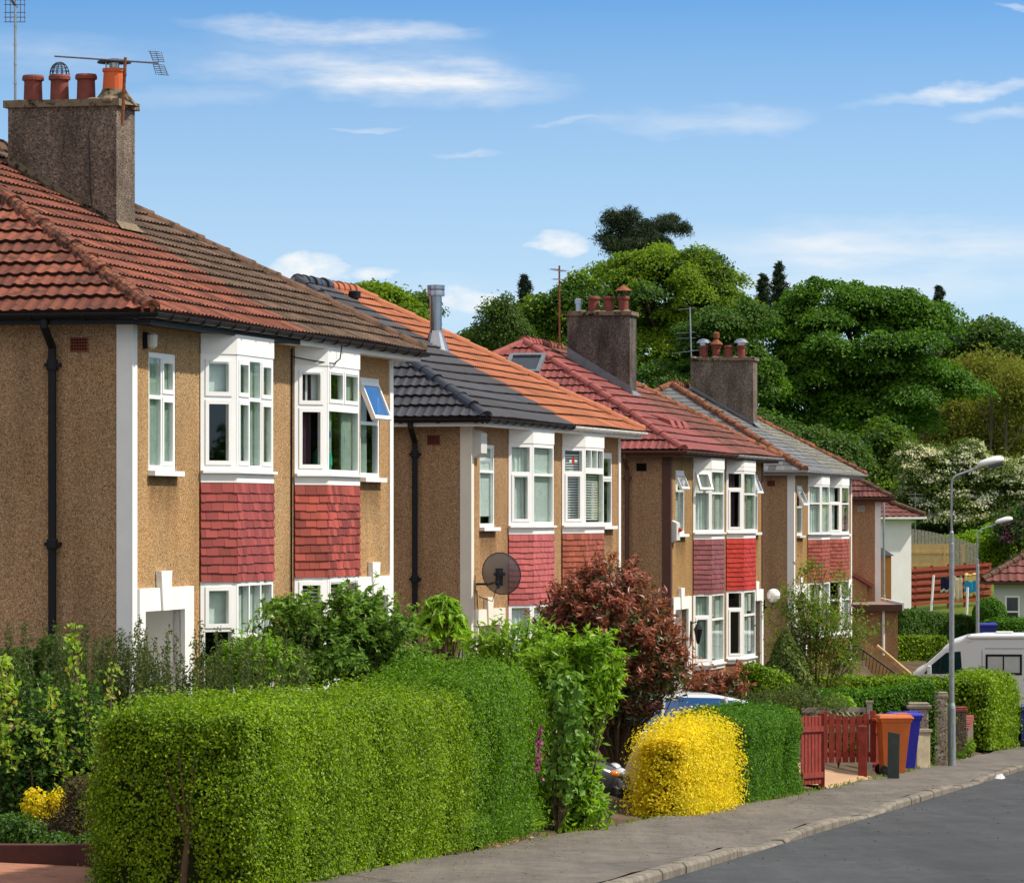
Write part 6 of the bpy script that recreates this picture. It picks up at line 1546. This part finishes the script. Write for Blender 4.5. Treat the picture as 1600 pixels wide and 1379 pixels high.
# washing line
def pole(label, px, py, top, d, lean):
    p = W(px, py, d); q = W(px + lean, top, d); b = MB(); b.tube([p - Vector((0, 0, .3)), q], .05, 8); tag(b.build('clothes_pole', MAT['upvc']), label, 'clothes pole', 'clothes poles'); return q
d = 180.0
q1 = pole('white clothes pole left of the navy towel', 1454, 956, 898, d, 5); q2 = pole('white clothes pole in front of the blue and yellow towel', 1510, 966, 917, 176.5, 2)
l0, l1 = W(1459, 902, d), W(1536, 896, d)
b = MB(); b.tube([l0, l0.lerp(l1, .5) - Vector((0, 0, .06)), l1], .012, 5); b.tube([W(1545, 905, 178), W(1518, 968, 178)], .012, 5); tag(b.build('washing_line', MAT['cowl']), 'thin washing line strung between the clothes poles', 'washing line')
def cloth(label, x0, x1, y0, y1, mats, seed, split=None):
    b = MB(); r = random.Random(seed); n, m = 8, 6; V = []
    for i in range(n + 1):
        for j in range(m + 1):
            c = W(x0 + (x1 - x0) * i / n, y0 + (y1 - y0) * j / m + 1.5 * math.sin(i * 1.3 + seed), d); V.append((c.x, c.y + .06 * math.sin(i * 1.9 + seed) * j / m + .03 * r.random(), c.z))
    F = [(i * (m + 1) + j, (i + 1) * (m + 1) + j, (i + 1) * (m + 1) + j + 1, i * (m + 1) + j + 1) for i in range(n) for j in range(m)]
    b.add(V, np.array(F), np.array([split(j / m) if split else 0 for i in range(n) for j in range(m)])); o = tag(b.build('towel', mats, smooth=True), label, 'towel', 'washing on the line'); s = o.modifiers.new('thick', 'SOLIDIFY'); s.thickness = .012
cl = {k: dull(k + ' towelling', v, .95, .05, 0, .1, 6) for k, v in dict(navy=(.02, .02, .06), cream=(.70, .60, .40), yellow=(.78, .58, .20), blue=(.03, .30, .55), pale=(.75, .70, .62)).items()}
cloth('navy towel on the washing line', 1470, 1484, 902, 924, [cl['navy'], cl['pale']], 1, lambda t: 1 if t > .8 else 0)
cloth('long cream towel on the washing line', 1487, 1504, 901, 938, [cl['cream']], 2)
cloth('yellow towel with a blue band on the washing line', 1507, 1527, 896, 931, [cl['yellow'], cl['blue']], 3, lambda t: 1 if .2 < t < .7 else 0)

# ------------------------------------------------------------------ trees
def at(px, d): x = (px - 800) / FOC * d; return onland(x, d)
tree('broad dark green sycamore on the right, towering over the slate roof', at(1345, 255), [E(1345, 545, 150, 118, 255, 120), E(1430, 610, 100, 70, 255), E(1265, 600, 95, 85, 255), E(1300, 480, 88, 62, 255), E(1400, 490, 70, 55, 255), E(1350, 650, 110, 50, 255), E(1490, 610, 48, 34, 255), E(1225, 520, 50, 45, 255), E(1215, 640, 55, 50, 255)], 1.25, 520, .22, .15, [LF['sycamore'], LF['sycamore_tip']], 81, 'sycamore', .55, flat=.33, cover=.92, inner=.5, pick=[0, 0, 1], limbs=26)
tree('tall rounded yellow green lime tree behind the chimneys', at(1050, 262), [E(1050, 470, 125, 88, 262), E(1010, 430, 80, 50, 262), E(1085, 420, 55, 40, 262), E(1130, 500, 62, 66, 262), E(970, 500, 66, 70, 262), E(1050, 560, 130, 80, 262)], 1.05, 400, .20, .13, [LF['limetree'], LF['darktree']], 82, 'lime tree', .5, flat=.42, cover=.95, inner=.5, pick=[0, 0, 0, 1], limbs=22)
tree('dark broadleaf tree filling the gap behind the two grey chimneys', at(1120, 248), [E(1120, 545, 75, 90, 248), E(1165, 520, 45, 60, 248), E(1060, 600, 80, 60, 248), E(1180, 590, 50, 60, 248)], 1.0, 360, .21, .14, [LF['darktree'], LF['sycamore_tip']], 83, 'tree', .4, flat=.4, cover=.95, pick=[0, 0, 0, 1])
tree('dark green tree above the maroon roof left of the sooty chimney', at(860, 240), [E(868, 490, 55, 50, 240), E(910, 470, 45, 45, 240), E(830, 520, 40, 45, 240), E(890, 550, 70, 50, 240), E(935, 560, 45, 55, 240)], .9, 220, .25, .16, [LF['darktree'], LF['limetree']], 84, 'tree', .35, pick=[0, 0, 1])
tree('slim pale green birch left of the dark tree', at(780, 228), [E(782, 500, 26, 44, 228), E(768, 530, 24, 34, 228), E(800, 530, 26, 34, 228), E(755, 535, 26, 28, 228)], .6, 150, .17, .10, [LF['birch']], 85, 'birch', .18, flat=.9, cover=1.0, jit=.9)
tree('low dark green bushy tree left of the birch', at(742, 232), [E(742, 530, 20, 22, 232), E(770, 545, 40, 20, 232)], .6, 190, .2, .13, [LF['darktree']], 86, 'tree', .2)
tree('small rounded dark tree beyond the farthest house roof', at(1230, 215), [E(1235, 690, 60, 40, 215), E(1290, 715, 70, 45, 215), E(1190, 670, 40, 40, 215)], .8, 200, .22, .14, [LF['birch'], LF['darktree']], 87, 'tree', .25, pick=[0, 1])
tree('leafy dark tree between the sycamore trunk and the hawthorn', at(1385, 232), [E(1385, 705, 45, 52, 232), E(1350, 750, 60, 50, 232), E(1400, 790, 50, 60, 232)], .8, 200, .22, .14, [LF['darktree'], LF['limetree']], 88, 'tree', .25, pick=[0, 0, 1])
tree('bright green tree top above the orange ridge', at(605, 236), [E(600, 470, 48, 32, 236), E(570, 458, 28, 20, 236), E(640, 490, 38, 22, 236)], .8, 220, .24, .16, [LF['limetree']], 89, 'tree', .35)
tree('dull green tree top beside the steel flue', at(655, 262), [E(655, 478, 30, 24, 262), E(640, 500, 36, 20, 262)], .8, 200, .24, .16, [LF['birch']], 90, 'tree', .3)
# conifers on the skyline
tree('tall dark scots pine with two heads above the lime tree', at(1000, 290), [E(968, 362, 26, 32, 290), E(945, 375, 12, 16, 290), E(985, 345, 16, 18, 290), E(1040, 355, 22, 22, 290), E(1068, 358, 12, 14, 290), E(1020, 372, 22, 16, 290), E(1000, 385, 62, 22, 290), E(955, 340, 10, 14, 290), E(1008, 352, 14, 16, 290), E(1052, 340, 10, 12, 290), E(1000, 370, 30, 18, 290)], .6, 190, .34, .05, [LF['pine']], 91, 'pine', .4, name='pine_tree', flat=.7, cover=.8, inner=.3, jit=1.0)
def spire(label, px, top, bot, wpx, d, seed, mat='spruce', group=None):
    rng = np.random.default_rng(seed); b0 = at(px, d); zt = W(0, top, d).z; zb = W(0, bot, d).z; r0 = wpx / 2 / FOC * d; H = thing('conifer_tree', label, 'conifer', b0, 0, group)
    st = MB(); st.tube([(0, 0, -.5), (0, 0, zt - b0.z)], [.25, .03], 7); st.build('trunk', BARK, H); fb = MB(); n = 64
    for i in range(n):
        t = (i + rng.random()) / n; z = zb + (zt - zb) * t - b0.z; L = r0 * (1 - t) ** .8 * rng.uniform(.25, 1.3) + .12; a = rng.uniform(0, 6.283); k = int(70 + 60 * (1 - t)); s = rng.random(k)
        k = int(k * 1.0); P = np.column_stack([np.cos(a) * L * s, np.sin(a) * L * s, z + .25 * L * s - .35 * L * s * s]) + rng.normal(size=(k, 3)) * .14 * (1 - .5 * t); D = np.tile([math.cos(a), math.sin(a), .4], (k, 1)); leaves(fb, P, ball(rng, k) + np.array([0, 0, .6]), .36, .07, rng, .6, 0, grow=D)
    fb.build('crown', LF[mat], H)
spire('ragged dark conifer in the gap between the lime tree and the sycamore', 1217, 412, 520, 80, 300, 92, 'pine'); spire('short dark conifer left of the ragged one', 1192, 430, 520, 50, 302, 93, 'pine')
spire('thin spruce tip above the dark tree', 820, 432, 520, 44, 262, 94); spire('pointed spruce on the skyline right of the sycamore', 1467, 448, 540, 60, 310, 95)
tree('rounded green tree on the right skyline', at(1535, 330), [E(1535, 540, 66, 50, 330), E(1500, 570, 50, 48, 330)], 1.3, 200, .34, .22, [LF['birch'], LF['darktree']], 96, 'tree', .4, pick=[0, 1])
tree('dark tree at the right edge of the skyline', at(1600, 325), [E(1603, 555, 34, 48, 325), E(1590, 580, 40, 34, 325)], 1.2, 190, .34, .22, [LF['darktree']], 97, 'tree', .4)
# olive spring woodland on the slope: a mass nobody could count
rng = np.random.default_rng(98); b = MB(); bl = [E(1480 + 34 * i + rng.uniform(-12, 12), 640 + rng.uniform(-28, 40), 46, 62, 300 + rng.uniform(-12, 12)) for i in range(7)] + [E(1400 + 30 * i, 740 + rng.uniform(-20, 20), 42, 60, 290) for i in range(9)] + [E(1500 + 40 * i, 600, 40, 30, 312) for i in range(4)] + [E(1380 + 28 * i, 700 + rng.uniform(-15, 15), 44, 56, 296) for i in range(11)] + [E(1440 + 34 * i, 780, 44, 50, 286) for i in range(7)]
clumps(b, bl, 1.1, 150, .32, .12, rng, 0, 1.1, 1.15, .4, 1.1); st = MB()
for i in range(22):
    x = rng.uniform(1400, 1640); p = at(x, 288 + rng.uniform(0, 12)); t = Vector((p.x + rng.uniform(-.6, .6), p.y, W(0, rng.uniform(600, 700), 290).z)); b.tube([p, p.lerp(t, .5) + Vector((rng.uniform(-.3, .3), 0, 0)), t], [.12, .08, .03], 5, 1)
    for k in range(3): q = p.lerp(t, rng.uniform(.4, .8)); b.tube([q, q + Vector((rng.uniform(-1.5, 1.5), rng.uniform(-1, 1), rng.uniform(1, 2.5)))], [.05, .02], 4, 1)
tag(b.build('woodland', [LF['olive'], dull('pale grey bark', (.12, .105, .08), .9, .1)]), 'olive green spring woodland covering the slope behind the hawthorn', 'woodland', kind='stuff')
# hawthorn in blossom and rhododendron
def haw():
    rng = np.random.default_rng(99); d = 224; bl = [E(1455, 740, 52, 52, d), E(1510, 735, 45, 48, d), E(1560, 760, 56, 56, d), E(1430, 790, 40, 40, d), E(1500, 800, 75, 46, d), E(1600, 770, 50, 60, d), E(1515, 705, 24, 26, d), E(1425, 720, 30, 34, d)]
    H = tree('hawthorn covered in creamy white blossom behind the street lamp', at(1500, d), bl, .75, 150, .18, .11, [LF['haw']], 99, 'hawthorn', .2, flat=.6, cover=1.2)
    fb = MB(); clumps(fb, bl, .42, 34, .14, .12, rng, 0, .35, .95, .78, .6, below=-.3); T = Matrix.Translation(-H.location); fb.V = [xf(v, T) for v in fb.V]; fb.build('blossom', LF['bloom'], H)
    d = 214; bl = [E(1590, 830, 34, 34, d), E(1612, 810, 30, 30, d)]; H = tree('purple flowering rhododendron at the right edge', at(1595, d), bl, .6, 160, .2, .1, [LF['dark']], 100, 'rhododendron', .1, flat=.7)
    fb = MB(); clumps(fb, bl, .3, 26, .14, .12, rng, 0, .8, .55, .85, .5); T = Matrix.Translation(-H.location); fb.V = [xf(v, T) for v in fb.V]; fb.build('blossom', LF['purple'], H)
haw()
shrub('bush', 'fresh green bush under the hawthorn beside the second lamp', 'bush', 1550, 865, 218, [(1550, 838, 22, 22), (1520, 845, 18, 18)], 1500, .2, .12, LF['laurel'], 101, .04)
# ------------------------------------------------------------------ trees over the road, seen in the panes
g0 = tree('leafy street tree on the far side of the road', onland(34, 112), [((34, 112, 1.0), (4.0, 4.0, 3.6)), ((32.5, 114, -1.2), (3.4, 3.4, 2.6)), ((36, 110, -.6), (3.2, 3.2, 3.0))], 1.3, 110, .36, .24, [LF['sycamore']], 110, 'tree', .3, group='street trees over the road')
for x, y in ((45, 138), (56, 158), (27, 92), (66, 188), (40, 124), (50, 148), (30, 100), (38, 117), (60, 170), (72, 205), (80, 225), (24, 84), (62, 142), (75, 170), (90, 205), (100, 250), (55, 122), (48, 108), (-30, -45), (-18, -60), (-4, -50), (10, -65), (24, -48), (38, -60), (52, -40), (70, -50), (-46, -60), (90, -30), (55, 5), (62, 22), (58, 40), (70, -12), (66, 56), (80, 35), (76, 8), (52, -22), (60, 72)):
    c = copy_tree(g0); c.location = onland(x, y); c.rotation_euler = (0, 0, x)

rng = np.random.default_rng(120); b = MB(); bl = []
for i in range(30):
    f = i / 29
    for k in (0, 1): x = 35 + 305 * f + 6 * k + rng.uniform(-2, 3); y = 182 + 150 * f + 14 * k + rng.uniform(-5, 5); bl.append(((x, y, float(land(x, y)) + 4.5 + 3 * k), (5.5, 5.5, 5.5 + 2 * k)))
clumps(b, bl, 2.0, 60, .7, .5, rng, 0, .6, .9, .6)
tag(b.build('woodland', [LF['darktree']]), 'dark broadleaf wood on the slope across the road', 'woodland', kind='stuff')

# ------------------------------------------------------------------ sky, sun, camera
SUN_AZ, SUN_EL = math.radians(-1), math.radians(51)      # azimuth measured from +X towards +Y
def sky():
    w = bpy.data.worlds.new('World'); SC.world = w; w.use_nodes = True; t = w.node_tree; n = t.nodes; n.clear(); L = t.links.new
    out = n.new('ShaderNodeOutputWorld'); bg = n.new('ShaderNodeBackground'); L(bg.outputs[0], out.inputs[0]); bg.inputs[1].default_value = .15
    def math_(op, a, b=None, clamp=False):
        x = n.new('ShaderNodeMath'); x.operation = op; x.use_clamp = clamp
        for i, v in enumerate((a, b)):
            if v is None: continue
            if hasattr(v, 'is_linked'): L(v, x.inputs[i])
            else: x.inputs[i].default_value = v
        return x.outputs[0]
    tc = n.new('ShaderNodeTexCoord').outputs['Generated']; sp = n.new('ShaderNodeSeparateXYZ'); L(tc, sp.inputs[0]); x, y, z = sp.outputs
    sk = n.new('ShaderNodeTexSky'); sk.sky_type = 'NISHITA'; sk.sun_disc = False; sk.sun_elevation = SUN_EL; sk.sun_rotation = math.pi / 2 - SUN_AZ
    sk.air_density = 1.0; sk.dust_density = .3; sk.ozone_density = 2.2
    zz = math_('ADD', math_('MULTIPLY', math_('MAXIMUM', z, 0.0), 4.6), .07); cb = n.new('ShaderNodeCombineXYZ'); L(x, cb.inputs[0]); L(y, cb.inputs[1]); L(zz, cb.inputs[2])
    nv = n.new('ShaderNodeVectorMath'); nv.operation = 'NORMALIZE'; L(cb.outputs[0], nv.inputs[0]); L(nv.outputs[0], sk.inputs['Vector'])
    az = math_('ARCTAN2', x, y); el = math_('ARCSINE', z)
    def nz(sx, sy, sc, det, off=0.0):
        c = n.new('ShaderNodeCombineXYZ'); L(math_('MULTIPLY', az, sx), c.inputs[0]); L(math_('MULTIPLY', el, sy), c.inputs[1]); c.inputs[2].default_value = off
        q = n.new('ShaderNodeTexNoise'); q.inputs['Scale'].default_value = sc; q.inputs['Detail'].default_value = det; q.inputs['Roughness'].default_value = .6; L(c.outputs[0], q.inputs[0]); return q.outputs[0]
    wx = math_('MULTIPLY', math_('SUBTRACT', nz(30, 90, 1, 4), .5), .030); wy = math_('MULTIPLY', math_('SUBTRACT', nz(40, 90, 1, 4, 5), .5), .010)
    A = math_('ADD', az, wx); Bv = math_('ADD', el, wy)
    wisp = nz(38, 210, 1, 8, 2); puff = nz(110, 150, 1, 6, 9)
    tot = None
    CL = [(520, 50, 270, 25, .85, 0, -.03), (590, 118, 330, 34, .72, 0, -.03), (700, 142, 240, 32, .62, 0, -.02), (560, 95, 300, 60, .28, 0, -.03), (1110, 188, 190, 30, .55, 0, .03), (1490, 150, 170, 16, .95, 0, .10), (1570, 182, 100, 16, .7, 0, .06), (1590, 12, 40, 8, .6, 0, 0),
          (740, 240, 50, 6, .5, 0, 0), (570, 203, 55, 6, .5, 0, .05), (905, 192, 60, 7, .45, 0, .05), (60, 90, 260, 40, .28, 0, 0), (300, 150, 200, 22, .25, 0, 0), (1400, 375, 420, 42, .62, 0, 0), (1350, 425, 420, 60, .6, 0, 0), (1000, 470, 700, 50, .30, 0, 0),
          (868, 380, 62, 22, 1.0, 1, 0), (470, 418, 76, 20, 1.0, 1, 0), (585, 426, 50, 16, .85, 1, 0), (730, 465, 62, 20, .8, 1, 0)]
    for px, py, rx, ry, s, kind, tilt in CL:
        a0, b0 = math.atan((px - 800) / FOC), math.atan((HOR - py) / FOC); da = math_('SUBTRACT', A, a0); db = math_('SUBTRACT', math_('SUBTRACT', Bv, b0), math_('MULTIPLY', da, tilt))
        u = math_('MULTIPLY', da, FOC / rx); v = math_('MULTIPLY', db, FOC / ry); r2 = math_('ADD', math_('MULTIPLY', u, u), math_('MULTIPLY', v, v))
        e = math_('SUBTRACT', 1.0, r2, True); e = math_('MULTIPLY', math_('POWER', e, 1.3 if kind == 0 else .8), s)
        if kind == 0: m = math_('MULTIPLY', e, math_('MULTIPLY', math_('SUBTRACT', wisp, .24), 2.1, True))
        else: m = math_('MULTIPLY', math_('MULTIPLY', e, math_('SUBTRACT', math_('MULTIPLY', puff, 3.0), .55), True), 1.0)
        tot = m if tot is None else math_('MAXIMUM', tot, m) if kind else math_('ADD', tot, m, True)
    mx = n.new('ShaderNodeMix'); mx.data_type = 'RGBA'; L(math_('MULTIPLY', tot, .95, True), mx.inputs[0]); gn = n.new('ShaderNodeMix'); gn.data_type = 'RGBA'; gn.blend_type = 'MULTIPLY'; gn.inputs[0].default_value = 1; L(sk.outputs[0], gn.inputs[6]); gn.inputs[7].default_value = (.45, .84, .98, 1)
    hz = math_('POWER', math_('SUBTRACT', 1.0, math_('MULTIPLY', math_('MAXIMUM', el, 0.0), 8.3), True), .85); hm = n.new('ShaderNodeMix'); hm.data_type = 'RGBA'; L(hz, hm.inputs[0]); L(gn.outputs[2], hm.inputs[6]); hm.inputs[7].default_value = (3.1, 3.75, 3.95, 1)
    L(hm.outputs[2], mx.inputs[6]); mx.inputs[7].default_value = (4.2, 4.25, 4.3, 1)
    # broken bright cloud added out of view, overhead and behind the photographer, for fill light
    q = n.new('ShaderNodeTexNoise'); q.inputs['Scale'].default_value = 2.4; q.inputs['Detail'].default_value = 6; L(tc, q.inputs[0])
    cov = math_('MULTIPLY', math_('SUBTRACT', q.outputs[0], .34), 5.0, True)
    hi = math_('MULTIPLY', math_('SUBTRACT', z, .2), 5.0, True); bk = math_('MULTIPLY', math_('SUBTRACT', -.05 if False else math_('MULTIPLY', y, -1.0), .05), 4.0, True)
    cov = math_('MULTIPLY', cov, math_('MAXIMUM', math_('MULTIPLY', hi, math_('ADD', .35, math_('MULTIPLY', math_('ADD', x, .3), .9, True), True)), math_('MULTIPLY', bk, .75)))
    m2 = n.new('ShaderNodeMix'); m2.data_type = 'RGBA'; L(math_('MULTIPLY', cov, math_('MULTIPLY', math_('SUBTRACT', z, .05), 8.0, True)), m2.inputs[0]); L(mx.outputs[2], m2.inputs[6]); m2.inputs[7].default_value = (5.6, 5.1, 4.5, 1); L(m2.outputs[2], bg.inputs[0])
sky()
sl = bpy.data.lights.new('sun', 'SUN'); sl.energy = 3.5; sl.angle = math.radians(1.5); sl.color = (1, .93, .82); so = bpy.data.objects.new('sun', sl); COL.objects.link(so)
so.rotation_euler = (-Vector((math.cos(SUN_AZ) * math.cos(SUN_EL), math.sin(SUN_AZ) * math.cos(SUN_EL), math.sin(SUN_EL)))).to_track_quat('-Z', 'Y').to_euler()
cam = bpy.data.cameras.new('camera'); co = bpy.data.objects.new('camera', cam); COL.objects.link(co); SC.camera = co
cam.sensor_width = 36; cam.sensor_fit = 'HORIZONTAL'; cam.lens = 36 * FOC / 1600; cam.shift_y = (HOR - 1379 / 2) / 1600; cam.clip_end = 3000; cam.clip_start = 1
co.rotation_euler = (math.pi / 2, 0, 0)
SC.view_settings.view_transform = 'Standard'; SC.view_settings.look = 'None'; SC.view_settings.exposure = .60; SC.view_settings.gamma = 1
SC.cycles.max_bounces = 7; SC.cycles.diffuse_bounces = 3; SC.cycles.glossy_bounces = 3; SC.cycles.transmission_bounces = 5; SC.cycles.transparent_max_bounces = 10
SC.cycles.use_denoising = True
